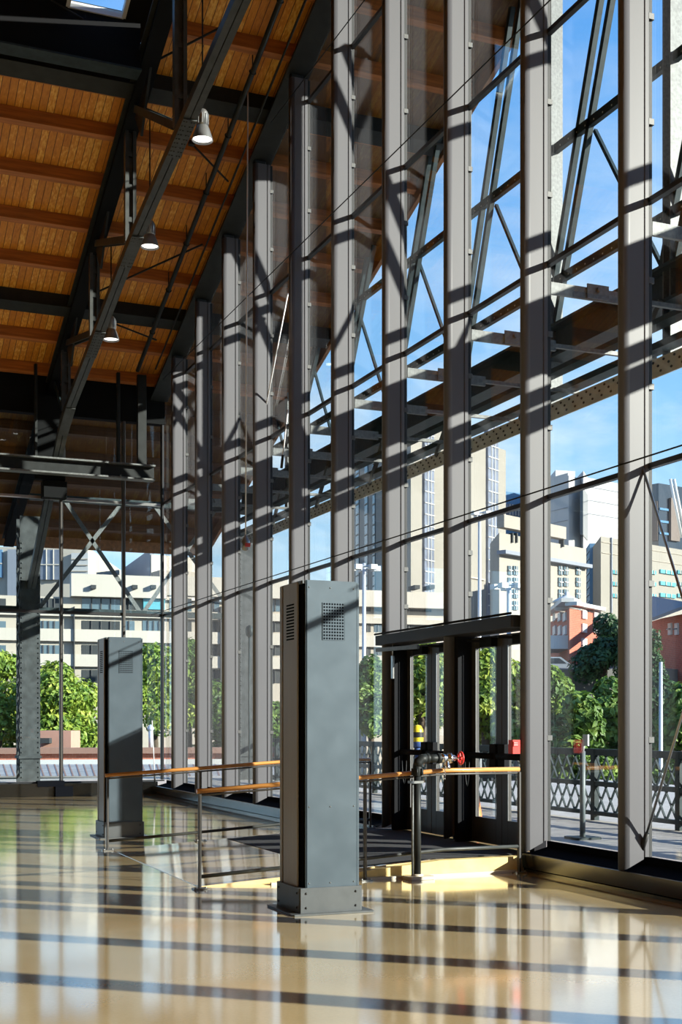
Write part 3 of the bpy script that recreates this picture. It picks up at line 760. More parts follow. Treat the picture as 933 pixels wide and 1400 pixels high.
# door operator rail, label, cords
m = MB(); m.bar(onX(515, 889, 6.9), onX(572, 884, 7.05), .03, .05); 
tag(m.build('operator_arm', 'brushed_steel'), 'pale flat bar sticking out under the header of the far double door', 'bracket')
p = onX(537, 905, 7.09)
m = MB(); m.bevbox(p.x - .01, p.x + .012, p.y - .03, p.y + .03, p.z - .22, p.z + .08, .003); m.tube([(p.x, p.y, p.z + .08), (p.x, p.y, 2.66)], .008, 6)
tag(m.build('door_contact', 'brushed_steel'), 'thin pale contact strip hanging on the far jamb of the far double door', 'sensor')
for px, lab in ((551, 'thin black cord loop drooping beside the far double door'), (637, 'thin black cord loop drooping beside the near double door')):
    a = onX(px - 1, 1040, 7.22); b = onX(px + 5, 1040, 7.22)
    pts = [a.lerp(b, t) - Vector((0, 0, .30 * math.sin(PI * t) ** .6)) for t in [k / 10 for k in range(11)]]
    m = MB(); m.tube(pts, .006, 6); tag(m.build('cord_loop', 'gasket'), lab, 'cord', 'cord loops beside the doors')

# ------------------------------------------------------------------ ramp
RY0, RY1 = 12.08, 16.02
rp = struct('floor_ramp', (5.3, 14, 0))
m = MB(); m.prism([(3.5, RY0 + .02, 0.004), (6.1, RY0 + .02, .165), (7.40, RY0 + .02, .165), (7.40, RY0 + .02, -.05), (3.5, RY0 + .02, -.05)], (0, RY1 - RY0, 0)); m.build('slope', 'polished_concrete', rp)
m = MB(); m.prism([(4.15, RY0 - .09, 0), (6.1, RY0 - .09, .165), (7.06, RY0 - .09, .17), (7.06, RY0 - .09, 0)], (0, .11, 0)); m.build('curb', 'curb_paint', rp)
m = MB(); m.prism([(4.2, RY0 - .13, 0), (4.2, RY0 - .13, .025), (7.02, RY0 - .13, .03), (7.02, RY0 - .13, 0)], (0, .04, 0)); m.build('curb_foot', 'curb_white', rp)
m = MB(); m.prism([(5.0, RY0 + .12, .101), (6.1, RY0 + .12, .171), (7.35, RY0 + .12, .171), (7.35, RY0 + .12, .167), (6.1, RY0 + .12, .167), (5.0, RY0 + .12, .097)], (0, RY1 - RY0 - .2, 0))
tag(m.build('entrance_mat', 'carpet'), 'dark ribbed entrance mat lying on the ramp in front of the doors', 'mat')

def rampz(x): return max(0, min(.165, (x - 3.5) * .165 / 2.6))
def handrail(lab, Y, x0, x1, posts):
    r = thing('handrail', lab, 'handrail', (x0, Y, 0), 'ramp handrails')
    xs = [x0, (x0 + 6.1) / 2, 6.1, x1]
    m = MB(); m.tube([(x0 - .03, Y, .945 + rampz(x0))] + [(x, Y, .945 + rampz(x)) for x in xs[1:]], .024, 12); m.build('top_rail', 'rail_wood', r)
    m = MB(); m.tube([(x, Y, .905 + rampz(x)) for x in xs], .010, 8); m.build('rail_support', 'door_grey', r)
    m = MB(); m.tube([(x, Y, .12 + rampz(x)) for x in xs], .019, 10); m.build('lower_rail', 'truss_steel', r)
    for x in posts:
        m = MB(); z = rampz(x) if RY0 < Y < RY1 else 0
        m.bevbox(x - .013, x + .013, Y - .022, Y + .022, z, .915 + rampz(x), .004); po = m.build('post', 'door_grey', r)
        m = MB(); m.bevbox(x - .07, x + .07, Y - .06, Y + .06, z + .001, z + .014, .01)
        for sx in (-.05, .05):
            m.tube([(x + sx, Y - .035, z + .012), (x + sx, Y - .035, z + .026)], .011, 6)
        m.build('base_plate', 'brushed_steel', po)
handrail('near ramp handrail, wooden top rail on slim grey posts, in front of the yellow curb', 11.93, 3.46, 7.0, (3.46, 5.2, 7.0))
handrail('far ramp handrail with wooden top rail, starting at the far air column', 16.0, 3.44, 7.05, (3.44, 4.65, 5.9, 7.05))

# ------------------------------------------------------------------ air columns
def air_column(x0, y0, lab):
    w, H = .57, 2.80
    r = thing('air_column', lab, 'air vent column', (x0 + w / 2, y0 + w / 2, 0), 'steel air columns')
    i = .02                                            # body inset from the plinth
    a0, a1, b0, b1 = x0 + i, x0 + w - i, y0 + i, y0 + w - i
    # inner dark core
    m = MB(); m.box(a0 + .03, a1 - .03, b0 + .03, b1 - .03, .02, H - .03); m.build('core', 'recess_black', r)
    g0, g1 = .165, .365                               # grille span on the front (from a0)
    gz0, gz1 = H - .55, H - .20
    # front and back panels (folded: thin flange on right edge)
    for (yy, s, nm) in ((b0, 1, 'front_panel'), (b1, -1, 'back_panel')):
        m = MB(); ya, yb = (yy, yy + .012) if s > 0 else (yy - .012, yy)
        m.bevbox(a0 + .045, a1 - .022, ya, yb, .22, H, .003)
        m.box(a0 + .045, a0 + .057, min(yy, yy + s * .05), max(yy, yy + s * .05), .22, H - .004)
        m.box(a1 - .018, a1, min(yy + s * .004, yy + s * .05), max(yy + s * .004, yy + s * .05), .22, H - .01)
        pn = m.build(nm, 'kiosk_steel', r)
        m = MB()
        for zz in (.26, .9, H - .06):
            for xx in (a0 + .075, (a0 + a1) / 2, a1 - .05): m.lathe([(.007, 0), (.005, -s * .004), (.001, -s * .005)], (xx, yy, zz), 8, 'y')
        m.build('screw', 'galvanised', pn)
        if nm == 'front_panel':
            m = MB(); m.bevbox(a0 + .192, a0 + .394, yy - .004, yy, H - .50, H - .185, .004); gp = m.build('grille_plate', 'kiosk_steel', pn)
            m = MB()
            for q in range(8):
                for z in range(12):
                    m.lathe([(.0084, -.0050), (.0001, -.0050)], (a0 + .209 + q * .0240, yy, H - .486 + z * .0263), 10, 'y')
            m.build('grille_hole', 'recess_black', gp)
    # left and right panels, set back with dark joints
    for (xx, s, nm) in ((a0, 1, 'left_panel'), (a1, -1, 'right_panel')):
        m = MB(); xa, xb = (xx + .004, xx + .02) if s > 0 else (xx - .02, xx - .004)
        m.bevbox(xa, xb, b0 + .10, b1 - .09, .20, H - .01, .003); pn = m.build(nm, 'kiosk_side_lit', r)
        m = MB(); m.bevbox(xa, xb, b1 - .055, b1, .20, H - .01, .003); m.build('edge_strip', 'kiosk_side_lit', pn)
        xo = xx + .003 if s > 0 else xx - .003
        m = MB()
        for z in range(12):
            zz = H - .49 + z * .0265; m.box(min(xo, xo + s * .002), max(xo, xo + s * .002), b0 + .17, b0 + .36, zz, zz + .013)
        m.build('louvre_slot', 'recess_black', pn)
    m = MB(); m.bevbox(a0 + .01, a1 - .01, b0 + .01, b1 - .01, H - .03, H - .006, .01); m.build('top_cap', 'kiosk_plinth', r)
    m = MB(); m.bevbox(x0, x0 + w, y0, y0 + w, .012, .225, .012); pl = m.build('plinth', 'kiosk_plinth', r)
    m = MB()
    for zz in (.06, .18):
        for q in (.06, w - .06):
            m.lathe([(.011, 0), (.008, -.006), (.001, -.008)], (x0 + q, y0, zz), 8, 'y'); m.lathe([(.011, 0), (.008, -.006), (.001, -.008)], (x0, y0 + q, zz), 8, 'x')
    m.build('bolt', 'black_bolt', pl)
    m = MB(); m.bevbox(x0 - .07, x0 + w + .09, y0 - .05, y0 + w + .05, .001, .016, .01); m.build('base_plate', 'kiosk_plinth', r)
air_column(3.75, 9.97, 'near steel air column, tall grey box with round-hole grille, standing on the open floor')
air_column(3.74, 17.63, 'far steel air column, lower half shaded, behind the start of the far handrail')

# ------------------------------------------------------------------ standpipe
sp = onZ(571, 1202, 0); sx, sy = sp.x, sp.y
r = thing('standpipe', 'black floor standpipe with chrome hose valve and red wheel before the yellow curb', 'standpipe', (sx, sy, 0))
ztop = 1.6 - (1042 - HY) * 13.27 / F
e = Vector((1, 0, 0))
m = MB(); m.tube([(sx, sy, .03), (sx, sy, ztop - .10)], .037, 16); m.build('riser_pipe', 'black_steel', r)
m = MB(); m.lathe([(.045, -.14), (.05, -.10), (.05, -.06), (.045, -.02)], (sx, sy, ztop), 16)
m.tube([(sx, sy, ztop - .04), (sx + .01, sy, ztop + .005), (sx + .05, sy, ztop + .035), (sx + .10, sy, ztop + .04)], .05, 14)
for k in range(6):
    a = 2 * PI * k / 6; m.tube([(sx + .056 * math.cos(a), sy + .056 * math.sin(a), ztop - .13), (sx + .056 * math.cos(a), sy + .056 * math.sin(a), ztop - .06)], .012, 6)
m.build('elbow', 'black_steel', r)
zc = ztop + .04
m = MB(); m.tube([(sx + .09, sy, zc), (sx + .27, sy, zc)], .042, 16); m.lathe([(.052, .10), (.056, .115), (.052, .13)], (sx, sy, zc), 16, 'x'); m.lathe([(.052, .23), (.056, .245), (.052, .26)], (sx, sy, zc), 16, 'x'); m.build('arm_pipe', 'black_steel', r)
m = MB(); m.lathe([(.02, .265), (.05, .27), (.052, .30), (.043, .31), (.043, .35), (.054, .36), (.054, .385), (.036, .395), (.03, .43), (.024, .44), (.001, .44)], (sx, sy, zc), 18, 'x')
m.lathe([(.03, .02), (.034, -.05), (.042, -.055), (.042, -.085), (.034, -.09), (.001, -.09)], (sx + .335, sy, zc - .02), 16); va = m.build('hose_valve', 'chrome', r)
m = MB(); m.tube([(sx + .43, sy, zc), (sx + .52, sy, zc)], .009, 8); m.build('valve_stem', 'chrome', va)
m = MB(); hx = sx + .50; m.torus((hx, sy, zc), .062, .011, (1, 0, 0), 28, 8); m.lathe([(.001, -.014), (.018, -.012), (.018, .012), (.001, .014)], (hx, sy, zc), 12, 'x')
for k in range(5):
    a = 2 * PI * k / 5; m.bar((hx, sy, zc), (hx, sy + .058 * math.cos(a), zc + .058 * math.sin(a)), .012, .012)
m.build('hand_wheel', 'red_paint', r)
m = MB()
for k in range(9): m.torus((sx + .30, sy - .03, zc - .10 - k * .014), .008, .0025, (1, 0, 0) if k % 2 else (0, 1, 0), 8, 4)
m.build('cap_chain', 'chrome', r)
m = MB(); m.tube([(sx - .055, sy, .02), (sx - .055, sy, 1.03)], .013, 10); m.build('drain_pipe', 'galvanised', r)
m = MB(); m.box(sx - .09, sx + .05, sy - .045, sy + .045, .985, 1.01); m.build('clamp', 'brushed_steel', r)
m = MB(); m.bevbox(sx - .13, sx + .16, sy - .10, sy + .10, .002, .035, .02); m.lathe([(.06, .035), (.06, .05), (.037, .055)], (sx, sy, 0), 16); m.build('floor_flange', 'curb_white', r)

# red alarm box on fin
p = onX(703, 1021, 7.02)
r = thing('alarm_box', 'small red fire alarm box on the fin beside the near double door', 'alarm', p)
m = MB(); m.bevbox(p.x - .05, p.x + .06, p.y - .045, p.y + .045, p.z - .075, p.z + .075, .012); m.build('case', 'red_plastic', r)
m = MB(); m.bevbox(p.x - .035, p.x + .03, p.y - .051, p.y - .044, p.z + .005, p.z + .055, .003); m.build('door_plate', 'red_paint', r)
m = MB()
for zz in (.045, .03, .016): m.box(p.x - .028, p.x + .02, p.y - .053, p.y - .051, p.z + zz - .0015, p.z + zz + .0015)
m.build('lettering', 'label_white', r)
m = MB(); m.box(p.x + .05, 7.14, p.y - .02, p.y + .06, p.z - .03, p.z + .03); m.build('mount', 'door_grey', r)

# ------------------------------------------------------------------ outside on the platform
XF = 10.85
df = thing('platform_fence', 'dark steel balustrade with crossed bars along the outside platform', 'fence', (XF, 14, .15))
for nm, z, h in (('top_rail', 1.17, .10), ('middle_rail', .70, .07), ('bottom_rail', .26, .06)):
    m = MB(); m.bar((XF, -2, z), (XF, 31.5, z), .08, h); m.build(nm, 'green_steel', df)
ys = [-2 + 2.03 * k for k in range(17)]
for y in ys:
    m = MB(); m.bevbox(XF - .05, XF + .05, y - .05, y + .05, .15, 1.22, .01); m.build('post', 'green_steel', df)
for a, b in zip(ys, ys[1:]):
    m = MB(); n = 8; st = (b - a - .1) / n
    for q in range(n):
        y = a + .05 + q * st
        for z0, z1 in ((.29, .67), (.73, 1.12)):
            m.bar((XF - .012, y, z0), (XF - .012, y + st, z1), .016, .03, (1, 0, 0)); m.bar((XF + .012, y + st, z0), (XF + .012, y, z1), .016, .03, (1, 0, 0))
    m.build('lattice_panel', 'green_steel', df)
p = onZ(797, 1147, .15)
r = thing('stanchion', 'slim grey sign stanchion on a flat base plate outside on the platform', 'stand', p)
m = MB(); m.bevbox(p.x - .17, p.x + .17, p.y - .17, p.y + .17, .15, .18, .01); m.build('base_plate', 'green_steel', r)
m = MB(); m.tube([(p.x, p.y, .18), (p.x, p.y, 1.25)], .035, 12); m.build('pole', 'stand_grey', r)
m = MB(); m.bevbox(p.x - .015, p.x + .015, p.y - .13, p.y - .02, 1.32, 1.46, .005); m.tube([(p.x, p.y, 1.24), (p.x, p.y - .03, 1.4)], .02, 8); m.build('sign_plate', 'light_pole', r)
p = onZ(649, 1120, .15)
r = thing('traffic_cone', 'orange traffic cone seen through the near double door', 'cone', p)
m = MB(); m.lathe([(.12, .03), (.03, .62), (.025, .64), (.001, .64)], p, 16); m.build('cone_body', 'orange_plastic', r)
m = MB(); m.bevbox(p.x - .17, p.x + .17, p.y - .17, p.y + .17, p.z, p.z + .03, .01); m.build('cone_base', 'orange_plastic', r)
m = MB(); m.lathe([(.088, .21), (.064, .36)], p, 16); m.build('cone_band', 'label_white', r)
p = onX(571, 1014, 10.55)
r = thing('meter_head', 'yellow rounded post cap seen through the far double door', 'post', (p.x, p.y, .15))
m = MB(); m.tube([(p.x, p.y, .15), (p.x, p.y, p.z)], .05, 10); m.build('post_body', 'blue_plastic', r)
m = MB(); m.lathe([(.11, 0), (.115, .08), (.11, .22), (.07, .30), (.001, .32)], p, 16); m.build('post_cap', 'yellow_plastic', r)
m = MB(); m.lathe([(.1155, .08), (.113, .18)], p, 16); m.build('band', 'black_bolt', r)
m = MB(); m.lathe([(.10, -.10), (.112, -.09), (.112, 0)], p, 16); m.build('collar', 'blue_plastic', r)

# ================================================================== OUTSIDE
class Bld:
    """corners: list of (px, depth) front corners from left to right"""
    def __init__(s, name, label, corners, ytop, mat, group=None, base=-7, cap=None, back=18, cat='building', ytop_z=None):
        z0 = corners[0][1] if ytop_z is None else ytop_z
        s.top = EYE + (HY - ytop) * z0 / F; s.base = base
        pts = [onD(px, HY, z) for px, z in corners]; s.c = pts
        mid = sum((Vector((p.x, p.y, 0)) for p in pts), Vector()) / len(pts)
        s.root = thing(name, label, cat, (mid.x, mid.y, base), group)
        away = Vector((ST, CT, 0))
        poly = [(p.x, p.y, base) for p in pts] + [(pts[-1].x + away.x * back, pts[-1].y + away.y * back, base), (pts[0].x + away.x * back, pts[0].y + away.y * back, base)]
        m = MB(); m.prism(poly, (0, 0, s.top - base)); m.build('wall', mat, s.root)
        if cap:
            m = MB()
            for a, b in zip(pts, pts[1:]):
                m.bar((a.x, a.y, s.top + .1), (b.x, b.y, s.top + .1), .6, .7)
            m.build('parapet', cap, s.root)
    def hit(s, face, px):
        a, b = s.c[face], s.c[face + 1]; d = (px - CX) / F
        rx, ry = d * CT + ST, -d * ST + CT
        ex, ey = b.x - a.x, b.y - a.y
        t = (a.x * ey - a.y * ex) / (rx * ey - ry * ex)
        return Vector((rx * t, ry * t, 0)), t
    def rect(s, name, face, x0, y0, x1, y1, mat, out=.08, parent=None, bars=None, barmat='pale_band', vb=None):
        (p, tp), (q, tq) = s.hit(face, x0), s.hit(face, x1); t = (tp + tq) / 2
        za, zb = EYE + (HY - y1) * t / F, EYE + (HY - y0) * t / F
        a, b = s.c[face], s.c[face + 1]; d = Vector((b.x - a.x, b.y - a.y, 0)).normalized(); n = Vector((d.y, -d.x, 0))
        m = MB(); m.prism([p + n * out, q + n * out, q - n * .3, p - n * .3], (0, 0, 1))
        for v in m.v: v.z = za if v.z < .5 else zb
        o = m.build(name, mat, parent or s.root)
        if bars or vb:
            m = MB()
            for k in range(1, bars or 0):
                z = za + (zb - za) * k / bars; m.bar(p + n * (out + .05) + Vector((0, 0, z)), q + n * (out + .05) + Vector((0, 0, z)), .1, .10 * t / 100 * .8)
            for k in range(1, vb or 0):
                c = p.lerp(q, k / vb) + n * (out + .05); m.bar(c + Vector((0, 0, za)), c + Vector((0, 0, zb)), .08, .12 * t / 100 * .6)
            m.build('glazing_bar', barmat, o)
        return o

# long parking garage seen through the end wall and the far fins
G = 95
gb = Bld('parking_garage', 'long pale concrete parking garage with dark window bands beyond the trees', [(-60, G), (635, G + 12)], 812, 'pale_concrete', back=9)
gb.rect('upper_parapet', 0, 96, 788, 226, 818, 'pale_band', .9)
gb.rect('upper_parapet', 0, 226, 792, 420, 818, 'pale_band', .9)
gb.rect('upper_parapet', 0, 470, 810, 634, 832, 'pale_band', .9)
for y0, y1 in ((818, 836), (849, 864), (882, 896), (916, 934)):
    for x0, x1 in ((-30, 8), (51, 82), (112, 164), (168, 184), (195, 225), (232, 262), (268, 300), (306, 345), (352, 400), (410, 470), (497, 507), (512, 522), (527, 590)):
        if y0 == 818 and x0 == 195: continue
        gb.rect('window', 0, x0, y0, x1, y1, 'dark_opening' if (x0 + y0) % 3 else 'window_glass', .04, vb=4 if x1 - x0 > 20 else 2, barmat='rivet_dark')
for y0, y1 in ((838, 848), (865, 881), (898, 914)):
    gb.rect('spandrel', 0, -60, y0, 634, y1, 'pale_band', .35)
for x in (122, 178, 203, 560, 580):
    gb.rect('downlight', 0, x, 802, x + 7, 807, 'dark_opening', 1.3)
for x in (100, 300, 415): gb.rect('drain_pipe', 0, x, 830, x + 1.5, 960, 'rivet_dark', .5)
gb.rect('teal_glazing', 0, 195, 819, 224, 834, 'teal_glass', .5)

m = MB(); m.box(13, 24, -20, 36, -1.2, -.25)
tag(m.build('road_street', 'deck_concrete'), kind='structure')
b = Bld('glass_office', 'pale building with a two-tone glass front behind the garage, far left', [(-40, 118), (120, 118)], 748, 'pale_concrete')
b.rect('window', 0, 55, 752, 84, 793, 'window_pale', .3, bars=2, vb=3)
b.rect('window', 0, -10, 752, 4, 790, 'blue_glass', .3, bars=2)
b.rect('grey_shaft', 0, 12, 752, 25, 815, 'grey_concrete', .5)
b.rect('louvre', 0, 99, 757, 122, 790, 'white_cladding', .5, bars=4, barmat='pale_concrete')
b = Bld('penthouse_block', 'stepped concrete block with a grey sloping side behind the garage roof', [(170, 135), (207, 120), (262, 122)], 762, 'pale_band', ytop_z=122)
b.rect('grey_side', 0, 171, 764, 206, 800, 'grey_concrete', .05)
b.rect('lower_step', 1, 208, 784, 262, 800, 'pale_concrete', 2.0)
# tall tower, bright side and shaded side
b = Bld('concrete_tower', 'tall pale concrete tower with vertical window strips, one side in blue shade', [(452, 190), (562, 150), (692, 168)], 571, 'tower_stone', back=35, ytop_z=150)
for x0, x1 in ((488, 492), (500, 504), (511, 514), (471, 475)):
    b.rect('window', 0, x0, 620, x1, 815, 'window_glass', .15, bars=14, barmat='pale_concrete')
for x0, x1 in ((578, 591), (665, 679)):
    b.rect('window', 1, x0, 580, x1, 860, 'window_pale', .3, bars=18, vb=3, barmat='white_cladding')
b.rect('seam', 1, 640, 790, 662, 792, 'pale_concrete', .2)
b = Bld('blue_glass_block', 'small blue glass office block between the concrete tower and the tan hall', [(691, 230), (716, 232)], 672, 'blue_glass')
b.rect('window', 0, 692, 690, 712, 705, 'window_pale', .3, bars=2, vb=5)
b = Bld('stone_hall', 'broad tan stone building with paired tall windows behind the brick house', [(683, 128), (802, 140)], 728, 'hall_stone', back=8)
b.rect('cornice', 0, 683, 763, 802, 768, 'grey_concrete', .8)
b.rect('upper_step', 0, 683, 713, 768, 730, 'hall_stone', .6)
for y0 in (774, 790, 806, 822):
    for x0 in (694, 701.5, 763, 770.5, 787):
        b.rect('window', 0, x0, y0, x0 + 5.5, y0 + 12, 'window_glass', .15, bars=2, vb=2, barmat='white_cladding')
for x0 in (699, 705, 768): b.rect('slot', 0, x0, 729, x0 + 1.5, 742, 'dark_opening', .2)
b.rect('roof_slot', 0, 767.5, 734, 769, 748, 'dark_opening', .3)
b = Bld('white_tower', 'large white windowless tower block behind the tan stone building', [(738, 222), (778, 215), (800, 219)], 650, 'white_cladding', back=30, ytop_z=215)
b.rect('shaded_side', 0, 738, 652, 777, 735, 'white_cladding', .02)
for y in (677, 698, 715): b.rect('seam', 0, 738, y, 777, y + .6, 'grey_concrete', .1)
b = Bld('white_slab', 'white windowless slab beside the white tower, behind the right hand fins', [(798, 216), (804, 222), (880, 232)], 653, 'white_cladding', back=30, ytop_z=222)
b.rect('glass_slot', 0, 796, 672, 803, 735, 'dark_glass', .2)
for y in (672, 690, 708): b.rect('seam', 1, 804, y, 880, y + .6, 'grey_concrete', .1)
b = Bld('roof_plant', 'small white plant room on top of the white tower', [(760, 221), (787, 222)], 641, 'white_cladding', back=8, ytop_z=220, base=EYE + (HY - 655) * 220 / F)
b = Bld('clinic_wing', 'pale stone wing with teal window bands to the right of the tall glass slot', [(795, 175), (822, 150), (960, 165)], 733, 'tower_stone', back=25, ytop_z=150)
b.rect('glass_tower', 0, 797, 753, 811, 838, 'blue_glass', .4, bars=9, vb=3, barmat='window_pale')
for y0 in (780, 796, 812):
    for x0, x1 in ((837, 845), (886, 896), (902, 923), (926, 933), (936, 955)):
        b.rect('window', 1, x0, y0, x1, y0 + 5, 'teal_glass', .2, vb=3, barmat='pale_band')
b.rect('seam', 1, 835, 735, 836, 838, 'grey_concrete', .2)
for y in (752, 766): b.rect('seam', 1, 823, y, 955, y + .5, 'pale_concrete', .1)
b = Bld('dark_tower', 'dark glass office tower with a brown core at the right edge', [(886, 262), (901, 260), (960, 268)], 663, 'dark_glass', back=30, ytop_z=262)
b.rect('brown_core', 1, 915, 682, 927, 740, 'brown_cladding', .6)
b.rect('brown_side', 0, 887, 686, 900, 740, 'brown_cladding', .2)
for y in (695, 712, 728): b.rect('window', 1, 902, y, 914, y + 3, 'blue_glass', .2)
for px, lab in ((917, 'tall thin crane jib before the dark glass tower, left one of two'), (922, 'tall thin crane jib before the dark glass tower, right one of two')):
    m = MB(); a, c = onD(px, 655, 240), onD(px + 16, 735, 240); m.tube([a, c], .28, 6); tag(m.build('crane_jib', 'white_paint'), lab, 'crane', 'crane jibs')

# red brick houses
b = Bld('brick_house', 'red brick house with white cornice, roof cupola and porch among the trees', [(755, 90), (779, 80), (818, 84)], 832, 'red_brick', back=10, base=-7, ytop_z=80)
for y0, y1 in ((838, 849), (856, 868), (876, 888)):
    for x0 in (758, 765, 772): b.rect('window', 0, x0, y0, x0 + 3.6, y1, 'white_paint', .12)
    for x0 in (795, 811): b.rect('window', 1, x0, y0 - 3, x0 + 6, y1 - 3, 'white_paint', .12)
b.rect('cornice', 0, 754, 828, 779, 833, 'white_paint', .5); b.rect('cornice', 1, 779, 827, 819, 832, 'white_paint', .5)
cp = b.hit(1, 787)[0]; cz = EYE + (HY - 829) * 82 / F; away = Vector((ST, CT, 0)) * 3
m = MB(); m.lathe([(.0, 0), (.82, 0), (.82, .45), (.95, .5), (.95, .6), (.7, .75), (.12, 1.0), (.12, 1.2), (.001, 1.25)], (cp.x + away.x, cp.y + away.y, cz - .1), 12); m.build('cupola', 'white_paint', b.root)
b.rect('porch', 0, 765, 872, 777, 890, 'white_paint', 1.2)
b = Bld('brick_cottage', 'orange brick house with a dark slate roof at the right edge', [(904, 80), (940, 76), (990, 84)], 842, 'red_brick', back=9, ytop_z=78)
a0, a1 = onD(893, HY, 78), onD(945, HY, 75)
zr = EYE + (HY - 842) * 78 / F
m = MB(); aw = Vector((ST, CT, 0)) * 9
m.add([(a0.x, a0.y, zr - .3), (a1.x, a1.y, zr + .3), (a1.x + aw.x, a1.y + aw.y, zr + 1.6), (a0.x + aw.x, a0.y + aw.y, zr + 1.0), (a0.x, a0.y, zr - .1), (a1.x, a1.y, zr + .5), (a1.x + aw.x, a1.y + aw.y, zr + 1.8), (a0.x + aw.x, a0.y + aw.y, zr + 1.2)],
      [(0, 3, 2, 1), (4, 5, 6, 7), (0, 1, 5, 4), (1, 2, 6, 5), (2, 3, 7, 6), (3, 0, 4, 7)]); m.build('roof', 'roof_slate', b.root)
for x0 in (916, 925): b.rect('window', 0, x0, 852, x0 + 4, 868, 'white_paint', .12, bars=2, barmat='window_glass')

# low buildings just beyond the end wall
ZA, ZB = 41.0, 50.0
r = thing('canopy_roof', 'low ribbed metal canopy roof beyond the far glass wall', 'roof', onD(150, 1060, 45))
def lowpt(px, z, h): q = onD(px, HY, z); return Vector((q.x, q.y, h))
h0, h1 = EYE - (1061 - HY) * ZA / F, EYE - (1045 - HY) * ZB / F
A, B, C_, D_ = lowpt(-40, ZA, h0), lowpt(420, ZA, h0), lowpt(420, ZB, h1), lowpt(-40, ZB, h1)
m = MB(); m.prism([A, B, C_, D_], (0, 0, -.08)); m.build('sheet', 'ribbed_metal', r)
for k in range(1, 46):
    a = A.lerp(B, k / 46) + Vector((0, 0, .004)); c = D_.lerp(C_, k / 46 - .012) + Vector((0, 0, .004))
    m = MB(); m.bar(a, c, .05, .010); m.build('standing_seam', 'rust_roof', r)
m = MB(); m.bar(A + Vector((0, 0, -.12)), B + Vector((0, 0, -.12)), .1, .14); m.build('gutter', 'green_steel', r)
m = MB(); m.prism([A + Vector((0, 0, -.2)), B + Vector((0, 0, -.2)), lowpt(420, ZA + .3, h0 - .2), lowpt(-40, ZA + .3, h0 - .2)], (0, 0, -6)); m.build('wall', 'dark_opening', r)
b = Bld('brick_store', 'long low red brick building with white band and brown roof beyond the canopy', [(-40, 51), (420, 53)], 1029, 'parapet_brick', back=2.5)
b.rect('white_band', 0, -40, 1038, 420, 1047, 'white_paint', .3)
b.rect('roof', 0, -40, 1022, 420, 1030, 'rust_roof', .25)
b = Bld('salmon_shed', 'small salmon coloured wall with a dark lamp beyond the canopy roof', [(50, 56.5), (97, 56.5)], 999, 'salmon_wall', back=2)
b.rect('lamp', 0, 57, 1009, 71, 1016, 'dark_opening', .5)
p = onD(206, 1020, 54)
r = thing('vent_pipe', 'pale roof vent pipe standing behind the canopy, left of the glass corner', 'pipe', (p.x, p.y, EYE - (1026 - HY) * 54 / F))
m = MB(); z0, z1 = EYE - (1026 - HY) * 54 / F, EYE - (997 - HY) * 54 / F
m.tube([(p.x, p.y, z0), (p.x, p.y, z1)], .09, 12); m.build('flue', 'light_pole', r)
m = MB(); m.lathe([(.14, -.02), (.14, .08), (.02, .2), (.001, .2)], (p.x, p.y, z1), 12); m.build('cowl', 'light_pole', r)

# masts and poles
def mast(px, ytop, z, lab, heads=True, rr=.22, mat='light_pole'):
    p = onD(px, ytop, z); r = thing('lamp_mast', lab, 'lamp post', (p.x, p.y, -7))
    m = MB(); m.tube([(p.x, p.y, -7), (p.x, p.y, p.z)], [rr, rr * .6], 8); m.build('pole', mat, r)
    if heads:
        m = MB(); m.torus((p.x, p.y, p.z - .3), .7, .08, (0, 0, 1), 12, 5); m.build('head_ring', mat, r)
        for k in range(5):
            a = 2 * PI * k / 5; c = Vector((p.x + .9 * math.cos(a), p.y + .9 * math.sin(a), p.z - .3))
            m = MB(); m.bevbox(c.x - .28, c.x + .28, c.y - .28, c.y + .28, c.z - .22, c.z + .12, .05); m.build('lamp_head', 'white_paint', r)
mast(656, 698, 110, 'tall light mast in front of the concrete tower, seen above the near door')
mast(696, 795, 85, 'shorter light mast just left of the second fin from the right')
mast(498, 770, 90, 'light mast before the shaded side of the tower, right of the near air column')
mast(904, 905, 40, 'plain grey pole standing behind the platform fence at the right', False, .09)

# parked car by the brick house
p = onD(754, 906, 78)
r = thing('parked_car', 'silver parked car on the street left of the brick house', 'car', (p.x, p.y, p.z - 1))
m = MB(); d = Vector((CT, -ST, 0)); fw = Vector((ST, CT, 0))
pr = [(-2.1, .3), (-2.1, .75), (-1.3, .9), (-.8, 1.35), (.6, 1.35), (1.2, .9), (2.1, .75), (2.1, .3)]
o_ = Vector((p.x, p.y, p.z - 1))
m.prism([o_ + d * x + Vector((0, 0, z)) for x, z in pr], fw * 1.7); m.build('body', 'car_silver', r)
for x in (-1.3, 1.3):
    m = MB(); c = o_ + d * x + Vector((0, 0, .32)); m.tube([c - fw * .05, c + fw * .25], .32, 14); m.build('wheel', 'black_bolt', r)
m = MB(); m.prism([o_ + d * x + Vector((0, 0, z)) - fw * .02 for x, z in ((-.95, .95), (-.7, 1.28), (.5, 1.28), (.95, .95))], fw * .05); m.build('side_window', 'dark_glass', r)
m = MB(); q = onD(740, 915, 74); e2 = onD(960, 915, 78)
m.add([q, e2, e2 + fw * 14 + Vector((0, 0, 1)), q + fw * 14 + Vector((0, 0, 1)), q - Vector((0, 0, 9)), e2 - Vector((0, 0, 9)), e2 + fw * 14 - Vector((0, 0, 9)), q + fw * 14 - Vector((0, 0, 9))], [(0, 1, 2, 3), (4, 7, 6, 5), (0, 4, 5, 1), (1, 5, 6, 2), (2, 6, 7, 3), (3, 7, 4, 0)])
tag(m.build('hill', 'road'), kind='structure')

